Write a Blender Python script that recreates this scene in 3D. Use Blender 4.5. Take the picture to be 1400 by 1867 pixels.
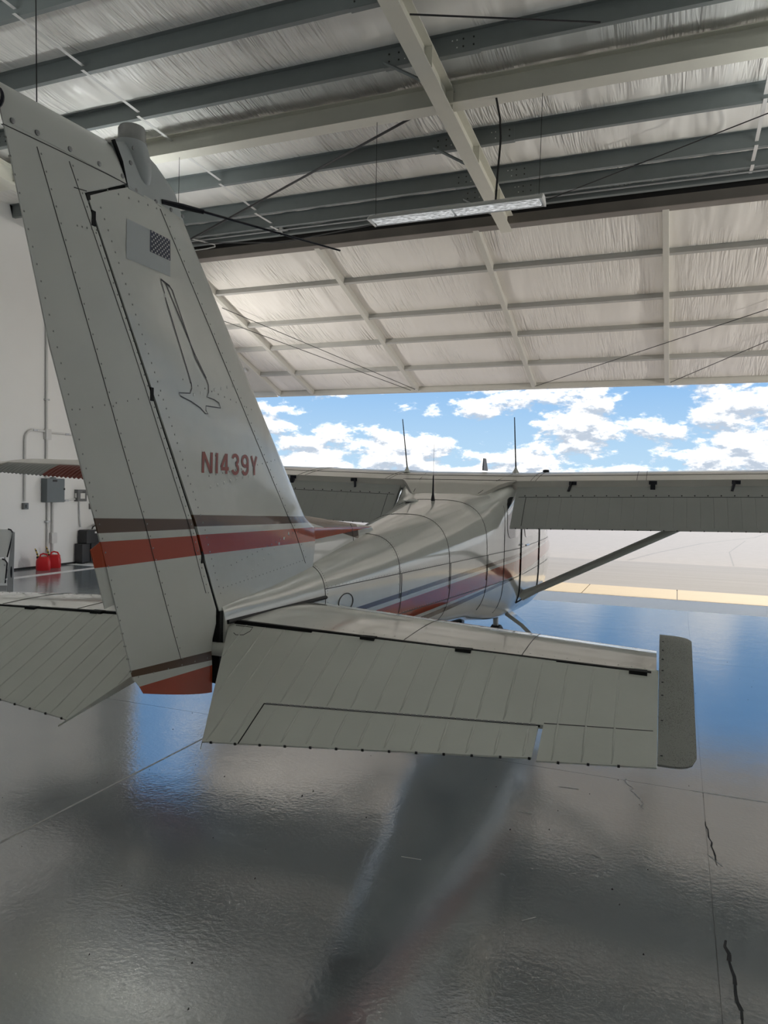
import bpy, bmesh, math, random
from mathutils import Vector, Matrix
random.seed(7)
PI = math.pi
SC = bpy.context.scene
COL = SC.collection
for o in list(bpy.data.objects):
    bpy.data.objects.remove(o)

# ------------------------------------------------------------------ camera
CAM_H = 1.8
cam = bpy.data.cameras.new('camera')
cam.sensor_fit = 'VERTICAL'
cam.sensor_height = 36.0
cam.lens = 36.0 * 1345.0 / 1867.0
cam.clip_end = 3000
camo = bpy.data.objects.new('camera', cam)
COL.objects.link(camo)
camR = ((0.92897604, 0.36951584, 0.02148406), (0.0317628, -0.02175481, -0.99925865), (-0.36877452, 0.92896974, -0.03194656))
cx_, cy_, cz_ = [Vector(v) for v in camR]          # image right, image down, forward, in world axes
cy_ = -cy_
camo.matrix_world = Matrix(((cx_.x, cy_.x, -cz_.x, 0), (cx_.y, cy_.y, -cz_.y, 0), (cx_.z, cy_.z, -cz_.z, CAM_H), (0, 0, 0, 1)))
SC.camera = camo

# ------------------------------------------------------------------ sky
SKY_STRENGTH = 1.0
world = bpy.data.worlds.new('sky')
SC.world = world
world.use_nodes = True
wt = world.node_tree
wt.nodes.clear()
def wn(kind, **kw):
    n = wt.nodes.new(kind)
    for k, v in kw.items():
        setattr(n, k, v)
    return n
def wmath(op, a, b=None, clamp=False):
    n = wn('ShaderNodeMath', operation=op, use_clamp=clamp)
    for i, v in enumerate((a, b)):
        if v is None: continue
        if isinstance(v, (int, float)): n.inputs[i].default_value = v
        else: wt.links.new(v, n.inputs[i])
    return n.outputs[0]
def wmix(f, a, b):
    n = wn('ShaderNodeMix', data_type='RGBA')
    for sock, v in ((n.inputs[0], f), (n.inputs[6], a), (n.inputs[7], b)):
        if isinstance(v, tuple): sock.default_value = (*v, 1)
        elif isinstance(v, (int, float)): sock.default_value = v
        else: wt.links.new(v, sock)
    return n.outputs[2]
def wramp(f, a, b):
    n = wn('ShaderNodeMapRange', interpolation_type='SMOOTHSTEP')
    wt.links.new(f, n.inputs[0])
    n.inputs[1].default_value = a; n.inputs[2].default_value = b
    return n.outputs[0]
tc = wn('ShaderNodeTexCoord')
sep = wn('ShaderNodeSeparateXYZ'); wt.links.new(tc.outputs['Generated'], sep.inputs[0])
zz = wmath('MAXIMUM', sep.outputs[2], 0.0)
# clear sky: pale at the horizon, deeper blue overhead
g1 = wramp(zz, 0.0, 0.22)
g2 = wramp(zz, 0.2, 1.0)
clear = wmix(g2, wmix(g1, (0.52, 0.74, 0.93), (0.20, 0.46, 0.87)), (0.10, 0.26, 0.62))
# cumulus: a noise field over the direction, flattened so the heaps are wider than tall
def cloud_noise(dz, scale, seed, detail=10.0, rough=0.61):
    mp = wn('ShaderNodeMapping')
    mp.inputs['Location'].default_value = (seed, seed * 0.37, seed * 0.71 + dz)
    mp.inputs['Scale'].default_value = (1.0, 1.0, 2.1)
    wt.links.new(tc.outputs['Generated'], mp.inputs[0])
    nz = wn('ShaderNodeTexNoise')
    nz.inputs['Scale'].default_value = scale
    nz.inputs['Detail'].default_value = detail
    nz.inputs['Roughness'].default_value = rough
    wt.links.new(mp.outputs[0], nz.inputs['Vector'])
    return nz.outputs[0]
SEED = 3.3
n0 = cloud_noise(0.0, 11.0, SEED)
n1 = cloud_noise(0.022, 11.0, SEED)
cover = wmath('ADD', n0, wmath('MULTIPLY', wramp(zz, 0.0, 0.26), -0.15))
dens = wramp(cover, 0.420, 0.500)
shade = wramp(wmath('SUBTRACT', n0, n1), -0.075, 0.055)
thick = wramp(cover, 0.55, 0.72)
cl = wmix(shade, (0.55, 0.63, 0.74), (1.45, 1.44, 1.42))
cl = wmix(wmath('MULTIPLY', thick, 0.32), cl, (0.62, 0.68, 0.75))
sky = wmix(dens, clear, cl)
bg = wn('ShaderNodeBackground')
bg.inputs[1].default_value = SKY_STRENGTH
wt.links.new(sky, bg.inputs[0])
wo = wn('ShaderNodeOutputWorld')
wt.links.new(bg.outputs[0], wo.inputs[0])

# ------------------------------------------------------------------ sun, exposure
sun = bpy.data.lights.new('sun', 'SUN')
sun.energy = 9.0
sun.color = (1.0, 0.93, 0.80)
sun.angle = math.radians(0.6)
suno = bpy.data.objects.new('sun', sun)
COL.objects.link(suno)
saz = math.radians(12.0)                           # from straight ahead toward the right
sel = math.atan(0.72 * math.cos(saz))
sdir = Vector((math.sin(saz) * math.cos(sel), math.cos(saz) * math.cos(sel), math.sin(sel)))
suno.rotation_euler = sdir.to_track_quat('Z', 'Y').to_euler()
suno.location = sdir * 60
SC.view_settings.view_transform = 'Standard'
SC.view_settings.look = 'None'
SC.view_settings.gamma = 1.0
SC.view_settings.use_curve_mapping = False
SC.view_settings.exposure = 0.0

# ------------------------------------------------------------------ helpers
def srgb(r, g, b):
    def f(c):
        c /= 255.0
        return c / 12.92 if c <= 0.04045 else ((c + 0.055) / 1.055) ** 2.4
    return (f(r), f(g), f(b))

def new_mat(name):
    m = bpy.data.materials.new(name)
    m.use_nodes = True
    nt = m.node_tree
    b = nt.nodes['Principled BSDF']
    return m, nt, b

def add_noise(nt, scale, detail=4, coord='Object', stretch=(1, 1, 1)):
    t = nt.nodes.new('ShaderNodeTexCoord')
    mp = nt.nodes.new('ShaderNodeMapping')
    mp.inputs['Scale'].default_value = stretch
    nt.links.new(t.outputs[coord], mp.inputs[0])
    n = nt.nodes.new('ShaderNodeTexNoise')
    n.inputs['Scale'].default_value = scale
    n.inputs['Detail'].default_value = detail
    nt.links.new(mp.outputs[0], n.inputs['Vector'])
    return n.outputs[0]

def mat(name, color, rough=0.5, metal=0.0, coat=0.0, var=0.12, vscale=6.0, bump=None, ior=1.5, stretch=(1, 1, 1), alpha=None, trans=0.0):
    """procedural principled material: noise-varied colour, optional noise bump (list of (scale, distance, stretch))"""
    m, nt, b = new_mat(name)
    b.inputs['Roughness'].default_value = rough
    b.inputs['Metallic'].default_value = metal
    b.inputs['IOR'].default_value = ior
    b.inputs['Coat Weight'].default_value = coat
    b.inputs['Coat Roughness'].default_value = 0.04
    b.inputs['Transmission Weight'].default_value = trans
    n = add_noise(nt, vscale, 5, stretch=stretch)
    mx = nt.nodes.new('ShaderNodeMix'); mx.data_type = 'RGBA'
    mx.inputs[6].default_value = (*[c * (1 - var) for c in color], 1)
    mx.inputs[7].default_value = (*[min(1, c * (1 + var)) for c in color], 1)
    nt.links.new(n, mx.inputs[0])
    nt.links.new(mx.outputs[2], b.inputs['Base Color'])
    prev = None
    for (sc, dist, st) in (bump or []):
        nz = add_noise(nt, sc, 3, stretch=st)
        bp = nt.nodes.new('ShaderNodeBump')
        bp.inputs['Strength'].default_value = 1.0
        bp.inputs['Distance'].default_value = dist
        nt.links.new(nz, bp.inputs['Height'])
        if prev: nt.links.new(prev, bp.inputs['Normal'])
        prev = bp.outputs[0]
    if prev: nt.links.new(prev, b.inputs['Normal'])
    return m

def striped_paint(name, base, bands, rough=0.22, coat=0.6, bump=None, axis='Y'):
    """paint whose coloured bands are bounded by straight lines z = a + b*y in the aircraft's own axes.
    band = (colour, a_lo, b_lo, a_hi, b_hi, y_min, y_max)"""
    m, nt, b = new_mat(name)
    b.inputs['Roughness'].default_value = rough
    b.inputs['Coat Weight'].default_value = coat
    b.inputs['Coat Roughness'].default_value = 0.03
    t = nt.nodes.new('ShaderNodeTexCoord')
    s = nt.nodes.new('ShaderNodeSeparateXYZ')
    nt.links.new(t.outputs['Object'], s.inputs[0])
    def mt(op, a, c):
        n = nt.nodes.new('ShaderNodeMath'); n.operation = op
        for i, v in enumerate((a, c)):
            if isinstance(v, (int, float)): n.inputs[i].default_value = v
            else: nt.links.new(v, n.inputs[i])
        return n.outputs[0]
    y, z = s.outputs[1], s.outputs[2]
    if axis == 'X': y = s.outputs[0]; z = s.outputs[1]
    nz = add_noise(nt, 5.0, 5)
    cur = nt.nodes.new('ShaderNodeMix'); cur.data_type = 'RGBA'
    cur.inputs[6].default_value = (*[c * 0.94 for c in base], 1)
    cur.inputs[7].default_value = (*[min(1, c * 1.05) for c in base], 1)
    nt.links.new(nz, cur.inputs[0])
    out = cur.outputs[2]
    for (colr, al, bl, ah, bh, y0, y1) in bands:
        lo = mt('ADD', mt('MULTIPLY', y, bl), al)
        hi = mt('ADD', mt('MULTIPLY', y, bh), ah)
        mask = mt('MULTIPLY', mt('GREATER_THAN', z, lo), mt('LESS_THAN', z, hi))
        mask = mt('MULTIPLY', mask, mt('MULTIPLY', mt('GREATER_THAN', y, y0), mt('LESS_THAN', y, y1)))
        mx = nt.nodes.new('ShaderNodeMix'); mx.data_type = 'RGBA'
        nt.links.new(mask, mx.inputs[0]); nt.links.new(out, mx.inputs[6])
        mx.inputs[7].default_value = (*colr, 1)
        out = mx.outputs[2]
    nt.links.new(out, b.inputs['Base Color'])
    prev = None
    for (sc, dist, st) in (bump or []):
        q = add_noise(nt, sc, 2, stretch=st)
        bp = nt.nodes.new('ShaderNodeBump'); bp.inputs['Distance'].default_value = dist
        nt.links.new(q, bp.inputs['Height'])
        if prev: nt.links.new(prev, bp.inputs['Normal'])
        prev = bp.outputs[0]
    if prev: nt.links.new(prev, b.inputs['Normal'])
    return m

class MB:
    """collects vertices and faces for one mesh"""
    def __init__(s): s.v = []; s.f = []
    def add(s, vs, fs):
        k = len(s.v); s.v += [tuple(p) for p in vs]; s.f += [tuple(i + k for i in f) for f in fs]; return s
    def box(s, lo, hi, M=None):
        x0, y0, z0 = lo; x1, y1, z1 = hi
        vs = [Vector(p) for p in ((x0,y0,z0),(x1,y0,z0),(x1,y1,z0),(x0,y1,z0),(x0,y0,z1),(x1,y0,z1),(x1,y1,z1),(x0,y1,z1))]
        if M: vs = [M @ p for p in vs]
        return s.add(vs, [(0,3,2,1),(4,5,6,7),(0,1,5,4),(1,2,6,5),(2,3,7,6),(3,0,4,7)])
    def loft(s, loops, caps=True, close=True):
        n = len(loops[0]); k = len(s.v)
        for l in loops: s.v += [tuple(p) for p in l]
        for i in range(len(loops) - 1):
            for j in range(n if close else n - 1):
                a = k + i * n + j; b = k + i * n + (j + 1) % n
                s.f.append((a, b, b + n, a + n))
        if caps and close:
            s.f.append(tuple(k + j for j in range(n - 1, -1, -1)))
            s.f.append(tuple(k + (len(loops) - 1) * n + j for j in range(n)))
        return s
    def tube(s, pts, r, n=6, caps=True):
        pts = [Vector(p) for p in pts]
        rs = r if isinstance(r, (list, tuple)) else [r] * len(pts)
        loops = []; up = None
        for i, p in enumerate(pts):
            d = (pts[min(i + 1, len(pts) - 1)] - pts[max(i - 1, 0)])
            if d.length < 1e-9: d = Vector((0, 0, 1))
            d.normalize()
            if up is None:
                up = Vector((0, 0, 1)) if abs(d.z) < 0.9 else Vector((1, 0, 0))
            u = d.cross(up); 
            if u.length < 1e-6: u = d.orthogonal()
            u.normalize(); w = u.cross(d); up = w
            loops.append([p + (u * math.cos(2 * PI * j / n) + w * math.sin(2 * PI * j / n)) * rs[i] for j in range(n)])
        return s.loft(loops, caps)
    def lathe(s, prof, n=20, M=None):
        loops = []
        for r, z in prof:
            l = [Vector((r * math.cos(2 * PI * j / n), r * math.sin(2 * PI * j / n), z)) for j in range(n)]
            if M: l = [M @ p for p in l]
            loops.append(l)
        return s.loft(loops, True)
    def prism(s, poly, z0, z1, M=None):
        l0 = [Vector((x, y, z0)) for x, y in poly]; l1 = [Vector((x, y, z1)) for x, y in poly]
        if M: l0 = [M @ p for p in l0]; l1 = [M @ p for p in l1]
        return s.loft([l0, l1], True)
    def build(s, name, m, parent=None, smooth=False, bevel=0.0, weld=True):
        me = bpy.data.meshes.new(name)
        me.from_pydata(s.v, [], s.f)
        me.validate()
        bm = bmesh.new(); bm.from_mesh(me)
        if weld: bmesh.ops.remove_doubles(bm, verts=bm.verts, dist=1e-5)
        bmesh.ops.recalc_face_normals(bm, faces=bm.faces)
        if bevel > 0:
            ed = [e for e in bm.edges if len(e.link_faces) == 2 and e.calc_face_angle(0) > 0.6]
            bmesh.ops.bevel(bm, geom=ed, offset=bevel, segments=2, affect='EDGES', profile=0.5)
        bm.to_mesh(me); bm.free()
        if smooth:
            for p in me.polygons: p.use_smooth = True
            if smooth != 'all':
                me.set_sharp_from_angle(angle=math.radians(smooth if isinstance(smooth, (int, float)) and smooth is not True else 40))
        if m: me.materials.append(m)
        o = bpy.data.objects.new(name, me)
        COL.objects.link(o)
        if parent: o.parent = parent
        return o

def empty(name, loc, rot=(0, 0, 0), parent=None):
    o = bpy.data.objects.new(name, None)
    o.empty_display_size = 0.2
    o.location = loc; o.rotation_euler = rot
    COL.objects.link(o)
    if parent: o.parent = parent
    return o
def tag(o, label=None, cat=None, group=None, kind=None):
    if label: o['label'] = label
    if cat: o['category'] = cat
    if group: o['group'] = group
    if kind: o['kind'] = kind
    return o
def copy_tree(o, parent=None, depth=0):
    c = o.copy(); COL.objects.link(c)
    if parent: c.parent = parent
    for ch in o.children: copy_tree(ch, c)
    return c
def lerp(a, b, t): return a + (b - a) * t
def interp(tab, x):
    if x <= tab[0][0]: return tab[0][1]
    for (x0, y0), (x1, y1) in zip(tab, tab[1:]):
        if x <= x1: return y0 + (y1 - y0) * (x - x0) / (x1 - x0)
    return tab[-1][1]

# ------------------------------------------------------------------ materials
WHITE = (0.74, 0.74, 0.69)
ORANGE = (0.47, 0.065, 0.018)
BROWN = (0.125, 0.068, 0.038)
M = {}
M['wall'] = mat('white_wall_paint', (0.91, 0.91, 0.90), 0.6, var=0.02, vscale=2)
def folded_vinyl(name, color, skew, amount):
    m = mat(name, color, 0.30, var=0.035, vscale=2.5)
    nt = m.node_tree; b = nt.nodes['Principled BSDF']
    t = nt.nodes.new('ShaderNodeTexCoord')
    def mapped(scale, rot):
        mp = nt.nodes.new('ShaderNodeMapping'); mp.inputs['Scale'].default_value = scale; mp.inputs['Rotation'].default_value = (0, 0, rot)
        nt.links.new(t.outputs['Object'], mp.inputs[0]); return mp.outputs[0]
    def noise(vec, sc, det, dist=0.0):
        n = nt.nodes.new('ShaderNodeTexNoise'); n.inputs['Scale'].default_value = sc; n.inputs['Detail'].default_value = det; n.inputs['Distortion'].default_value = dist
        nt.links.new(vec, n.inputs['Vector']); return n.outputs[0]
    def mth(op, a, c):
        n = nt.nodes.new('ShaderNodeMath'); n.operation = op
        for i, v in enumerate((a, c)):
            if isinstance(v, (int, float)): n.inputs[i].default_value = v
            else: nt.links.new(v, n.inputs[i])
        return n.outputs[0]
    folds = noise(mapped((13.0, 0.9, 1.0), skew), 1.0, 2.5, 0.25)
    ridge = mth('ABSOLUTE', mth('SUBTRACT', folds, 0.5), 0)
    mk = nt.nodes.new('ShaderNodeMapRange'); nt.links.new(noise(mapped((1.0, 0.6, 1.0), 0), 0.75, 2), mk.inputs[0]); mk.inputs[1].default_value = 0.44; mk.inputs[2].default_value = 0.62
    h = mth('MULTIPLY', mth('MULTIPLY', ridge, -1.0), mk.outputs[0])
    wide = mth('MULTIPLY', noise(mapped((2.2, 0.5, 1.0), skew * 0.5), 1.0, 2), 0.8)
    bp = nt.nodes.new('ShaderNodeBump'); bp.inputs['Distance'].default_value = amount
    nt.links.new(mth('ADD', h, wide), bp.inputs['Height']); nt.links.new(bp.outputs[0], b.inputs['Normal'])
    return m
M['insul'] = folded_vinyl('white_vinyl_insulation', (0.93, 0.92, 0.885), 0.12, 0.15)
M['insul_door'] = folded_vinyl('white_vinyl_door_insulation', (0.94, 0.915, 0.875), -0.25, 0.12)
M['purlin'] = mat('grey_primed_steel', (0.20, 0.225, 0.225), 0.45, var=0.08)
M['cream'] = mat('cream_painted_steel', (0.70, 0.69, 0.61), 0.42, var=0.04)
M['door_steel'] = mat('pale_painted_door_steel', (0.66, 0.65, 0.60), 0.45, var=0.05)
M['girt'] = mat('light_grey_girt_steel', (0.50, 0.50, 0.48), 0.45, var=0.06)
M['header'] = mat('stained_brown_grey_steel', (0.20, 0.18, 0.16), 0.5, var=0.35, vscale=1.5)
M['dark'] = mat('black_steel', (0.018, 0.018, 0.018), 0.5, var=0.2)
M['rubber'] = mat('black_rubber', (0.015, 0.015, 0.015), 0.6, var=0.2)
M['floor'] = mat('grey_epoxy_floor', (0.225, 0.256, 0.272), 0.08, var=0.10, vscale=1.3, ior=4.2,
                 bump=[(45.0, 0.0008, (1, 1, 1)), (5.0, 0.0012, (1, 1, 1))])
M['joint'] = mat('pale_floor_joint', (0.45, 0.45, 0.43), 0.5, var=0.2, vscale=30)
M['crack'] = mat('dark_floor_crack', (0.03, 0.03, 0.03), 0.8, var=0.4, vscale=40)
M['whiteline'] = mat('white_line_paint', (0.88, 0.88, 0.88), 0.5, var=0.02)
M['apron'] = mat('pale_shaded_concrete', (0.93, 0.95, 0.96), 0.5, var=0.03, vscale=3, ior=2.4)
M['concrete'] = mat('warm_concrete', (0.27, 0.205, 0.118), 0.8, var=0.07, vscale=4, bump=[(60, 0.003, (1, 1, 1))])
M['asphalt_dark'] = mat('grey_asphalt_lane', (0.150, 0.142, 0.144), 0.9, var=0.22, vscale=1.2, stretch=(0.15, 3, 1), bump=[(120, 0.004, (1, 1, 1))])
M['asphalt'] = mat('light_weathered_asphalt', (0.205, 0.188, 0.181), 0.9, var=0.10, vscale=3.0, bump=[(120, 0.004, (1, 1, 1))])
M['alu'] = mat('brushed_aluminium', (0.62, 0.63, 0.65), 0.3, metal=0.9, var=0.05)
M['galv'] = mat('grey_conduit', (0.52, 0.53, 0.54), 0.4, metal=0.4, var=0.08)
M['white_conduit'] = mat('white_painted_conduit', (0.72, 0.72, 0.71), 0.45, var=0.03)
M['panel_grey'] = mat('grey_enamel', (0.15, 0.175, 0.185), 0.4, var=0.05)
M['box_grey'] = mat('light_grey_enamel', (0.17, 0.175, 0.175), 0.4, var=0.05)
M['black_plastic'] = mat('black_plastic', (0.022, 0.023, 0.026), 0.42, var=0.15)
M['red_plastic'] = mat('red_plastic', (0.62, 0.015, 0.022), 0.35, var=0.06)
M['yellow'] = mat('yellow_plastic', (0.65, 0.45, 0.05), 0.4, var=0.05)
M['paper'] = mat('white_label', (0.8, 0.8, 0.78), 0.6, var=0.02)
M['wire'] = mat('dark_steel_wire', (0.03, 0.03, 0.032), 0.45, metal=0.3, var=0.1)
M['white_wire'] = mat('white_cable', (0.65, 0.65, 0.63), 0.5, var=0.02)
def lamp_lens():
    m = mat('added_glow_ribbed_lens', (0.95, 0.95, 0.95), 0.18, var=0.10, vscale=30, bump=[(90, 0.006, (0.2, 2, 1))])
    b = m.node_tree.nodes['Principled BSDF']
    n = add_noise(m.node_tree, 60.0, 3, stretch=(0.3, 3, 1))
    r = m.node_tree.nodes.new('ShaderNodeMapRange'); r.inputs[1].default_value = 0.4; r.inputs[2].default_value = 0.62; r.inputs[3].default_value = 0.05; r.inputs[4].default_value = 0.55  # bright streaks on the unlit lens, put in as faint emission
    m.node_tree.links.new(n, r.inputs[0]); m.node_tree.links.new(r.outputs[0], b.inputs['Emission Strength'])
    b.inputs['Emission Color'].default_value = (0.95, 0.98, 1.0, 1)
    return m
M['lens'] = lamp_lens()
M['lens_old'] = mat('ribbed_light_lens', (0.95, 0.95, 0.95), 0.18, var=0.10, vscale=30, bump=[(90, 0.006, (0.2, 2, 1))])
M['fixture'] = mat('grey_light_housing', (0.60, 0.61, 0.61), 0.4, var=0.04)
# aircraft
M['fin'] = striped_paint('white_fin_paint', WHITE, [
    (BROWN, 0.411, -0.0190, 0.449, -0.0345, -2, 0.70),
    (ORANGE, 0.310, 0.0000, 0.3825, -0.0100, -2, 0.672),
], rough=0.24, coat=0.3, bump=[(7.0, 0.006, (1, 1, 1)), (2.2, 0.008, (1, 1, 1))])
M['dorsal'] = striped_paint('white_dorsal_paint', WHITE, [
    (BROWN, 0.52, -0.178, 0.60, -0.178, 0.0, 1.35),
    (ORANGE, 0.291, 0.0283, 0.397, -0.037, 0.0, 1.7),
], rough=0.2, bump=[(3.0, 0.004, (1, 1, 1))])
M['rudder'] = striped_paint('white_rudder_paint', WHITE, [
    (BROWN, 0.405, -0.0100, 0.434, -0.0340, -2, 0.70),
    (ORANGE, 0.3115, 0.0090, 0.381, -0.0060, -2, 0.70),
    (BROWN, -0.114, -0.0815, -0.074, -0.0490, -2, 0.7),
    (ORANGE, -0.6, 0.0, -0.129, -0.037, -2, 0.7),
], rough=0.38, coat=0.05, bump=[(2.0, 0.006, (1, 1, 1))])
M['fuse'] = striped_paint('white_fuselage_paint', WHITE, [
    (BROWN, -0.100, 0.0285, -0.076, 0.0303, 0.3, 7),
    (ORANGE, -0.2650, 0.0340, -0.1285, 0.0300, 0.3, 7),
    (BROWN, -0.3750, 0.0570, -0.3080, 0.0435, 0.3, 7),
], rough=0.13, coat=0.6, bump=[(1.6, 0.006, (1, 1, 1)), (6.0, 0.0012, (1, 1, 1))])
M['paint'] = mat('white_aircraft_paint', WHITE, 0.11, coat=0.7, var=0.05, vscale=4, bump=[(2.5, 0.005, (1, 1, 1))])
M['paint_dull'] = mat('dull_white_control_paint', (0.66, 0.67, 0.61), 0.42, coat=0.0, var=0.08, vscale=4, bump=[(14, 0.0008, (1, 1, 1))])
M['wing'] = mat('white_wing_paint', (0.66, 0.63, 0.57), 0.3, coat=0.3, var=0.08, vscale=3)
M['flap'] = mat('dull_white_flap_paint_shaded', (0.37, 0.375, 0.35), 0.45, var=0.08, vscale=5)  # white paint, greyed so the base colour carries the flap's shade
M['aileron_l'] = striped_paint('striped_aileron_paint_shaded', (0.32, 0.325, 0.305), [  # grey base holds the shade on a white aileron
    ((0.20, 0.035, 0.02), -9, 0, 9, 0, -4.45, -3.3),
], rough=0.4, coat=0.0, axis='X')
M['wing_l'] = striped_paint('striped_wing_paint', (0.66, 0.63, 0.57), [
    (ORANGE, 2.2, -0.55, 2.62, -0.55, -4.75, -2.7),
    (BROWN, 2.72, -0.55, 2.86, -0.55, -4.75, -2.7),
], rough=0.3, coat=0.3, axis='X')
M['cap'] = mat('grey_white_plastic_cap', (0.52, 0.55, 0.55), 0.4, var=0.08, vscale=8)
# speckled, paint-worn plastic of the elevator tip
def speckled():
    m, nt, b = new_mat('speckled_tip_plastic')
    b.inputs['Roughness'].default_value = 0.5
    n = add_noise(nt, 420.0, 2)
    n2 = add_noise(nt, 9.0, 3)
    a = nt.nodes.new('ShaderNodeMath'); a.operation = 'MULTIPLY_ADD'
    nt.links.new(n2, a.inputs[0]); a.inputs[1].default_value = 0.25; nt.links.new(n, a.inputs[2])
    r = nt.nodes.new('ShaderNodeValToRGB')
    r.color_ramp.elements[0].position = 0.70; r.color_ramp.elements[0].color = (0.33, 0.335, 0.305, 1)
    r.color_ramp.elements[1].position = 0.76; r.color_ramp.elements[1].color = (0.15, 0.15, 0.135, 1)
    nt.links.new(a.outputs[0], r.inputs[0]); nt.links.new(r.outputs[0], b.inputs['Base Color'])
    return m
M['speckle'] = speckled()
M['seam'] = mat('dark_panel_seam', (0.075, 0.075, 0.07), 0.6, var=0.2)
M['rivet'] = mat('dull_rivet_heads', (0.36, 0.36, 0.33), 0.4, var=0.2, vscale=40)
M['screw'] = mat('steel_screw', (0.25, 0.25, 0.25), 0.3, metal=0.8, var=0.2)
M['gap'] = mat('dark_hinge_gap', (0.006, 0.006, 0.006), 0.8, var=0.2)
M['reg'] = mat('faded_red_lettering', (0.36, 0.075, 0.05), 0.35, var=0.06)
M['flag_pale'] = mat('faded_flag_field', (0.56, 0.59, 0.60), 0.35, var=0.03)
M['canton'] = mat('navy_flag_canton', (0.012, 0.018, 0.06), 0.35, var=0.1)
M['star'] = mat('white_flag_star', (0.8, 0.8, 0.8), 0.4, var=0.02)
M['ink'] = mat('black_outline_ink', (0.012, 0.012, 0.02), 0.4, var=0.1)
M['glass'] = mat('dark_window_glass', (0.05, 0.055, 0.06), 0.03, var=0.05, coat=1.0)
M['beacon'] = mat('clear_grey_beacon_lens', (0.42, 0.42, 0.40), 0.25, var=0.25, vscale=25)
M['tyre'] = mat('black_tyre', (0.02, 0.02, 0.02), 0.7, var=0.2)
M['vinyl'] = mat('white_vinyl_panel', (0.88, 0.89, 0.88), 0.4, var=0.03)

# ================================================================== STRUCTURE
LX = -12.32; DOOR_Y = 13.5; RX = 13.0; BACK_Y = -6.5; RIDGE_Y = 3.5
def roof_z(y):                                                # underside of the purlins
    return 6.75 + (DOOR_Y - y) / 12.0 if y >= RIDGE_Y else 6.75 + (DOOR_Y - RIDGE_Y) / 12.0 - (RIDGE_Y - y) / 12.0
# floor: cast slabs with open joints over a base
fl = MB().box((LX, BACK_Y, -0.30), (RX, 12.33, -0.012)).build('floor', M['floor'])
tag(fl, kind='structure')
xs = [LX, -9.6, -6.35, -3.07, 0.2, 3.47, 6.74, 10.0, RX]
ys = [BACK_Y, -3.0, 0.9, 4.83, 8.6, 12.33]
G = 0.0015
for i in range(len(xs) - 1):
    for j in range(len(ys) - 1):
        s = MB().box((xs[i] + G, ys[j] + G, -0.012), (xs[i + 1] - G, ys[j + 1] - G, 0.0)).build('floor_slab', M['floor'], fl)
jt = MB()
jt.box((-3.078, BACK_Y, -0.01), (-3.062, 12.3, 0.0008)); jt.box((0.15, 4.824, -0.01), (RX, 4.84, 0.0008))
jt.build('joint_sealant', M['joint'], fl)
ck = MB()
def floor_crack(pts, w):
    for (a, b) in zip(pts, pts[1:]):
        a = Vector((*a, 0)); b = Vector((*b, 0)); d = (b - a).normalized(); n = Vector((-d.y, d.x, 0)) * w * random.uniform(0.5, 1.3)
        ck.add([a - n + Vector((0, 0, .0012)), b - n * .8 + Vector((0, 0, .0012)), b + n * .8 + Vector((0, 0, .0012)), a + n + Vector((0, 0, .0012))], [(0, 1, 2, 3)])
def wiggle(p0, p1, n, amp):
    return [(lerp(p0[0], p1[0], k / n) + random.uniform(-amp, amp), lerp(p0[1], p1[1], k / n)) for k in range(n + 1)]
floor_crack(wiggle((0.30, 2.2), (0.235, 3.25), 22, 0.006), 0.008)
floor_crack(wiggle((0.235, 3.9), (0.20, 4.4), 10, 0.006), 0.004)
floor_crack(wiggle((0.12, 5.4), (0.08, 5.9), 8, 0.006), 0.004)
ck.build('floor_crack', M['crack'], fl)
ck = MB()
floor_crack(wiggle((-0.25, 4.86), (-0.12, 4.43), 12, 0.02), 0.004)
for (a, b) in (((-1.2, 3.35), (-1.1, 3.36)), ((-0.62, 4.55), (-0.5, 4.56)), ((-0.78, 4.1), (-0.7, 4.1)), ((0.2, 4.0), (0.26, 3.9)), ((-0.35, 3.75), (-0.28, 3.74)), ((-0.55, 3.05), (-0.5, 3.1))):
    floor_crack([a, b], 0.004)
ck.build('floor_scratch', M['joint'], fl)
db = MB()
for k in range(150):
    x = random.uniform(-3.5, 3.0); y = random.uniform(1.9, 9.5); r = random.uniform(0.002, 0.006)
    db.add([(x - r, y, .001), (x, y - r * random.uniform(.5, 2), .001), (x + r, y, .001), (x, y + r, .006)], [(0, 1, 3), (1, 2, 3), (2, 0, 3)])
tag(db.build('floor_grit', M['crack'], fl), kind='stuff')
st = MB().box((-11.42, -2.0, -0.004), (-11.20, 12.33, 0.0015)).build('floor_stripe', M['whiteline'], fl)

# pavement outside
pav = MB().box((-60, 20.7, -0.3), (70, 420, -0.006)).build('pavement', M['asphalt']); tag(pav, kind='structure')
lane = MB().box((-60, 15.02, -0.3), (70, 20.7, -0.004)).build('trim_1', M['asphalt_dark']); tag(lane, kind='structure')
apr = MB().box((-12.32, 12.33, -0.3), (RX + 9, 13.55, -0.002)).build('trim_2', M['apron']); tag(apr, kind='structure')
con = MB().box((-40, 13.55, -0.3), (40, 15.02, -0.02)).build('trim_3', M['asphalt_dark']); tag(con, kind='structure')
for k in range(-8, 10):
    x0 = -1.55 + k * 1.6
    MB().box((x0 + 0.008, 13.555, -0.02), (x0 + 1.592, 15.015, -0.003)).build('concrete_slab', M['concrete'], con)
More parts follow.
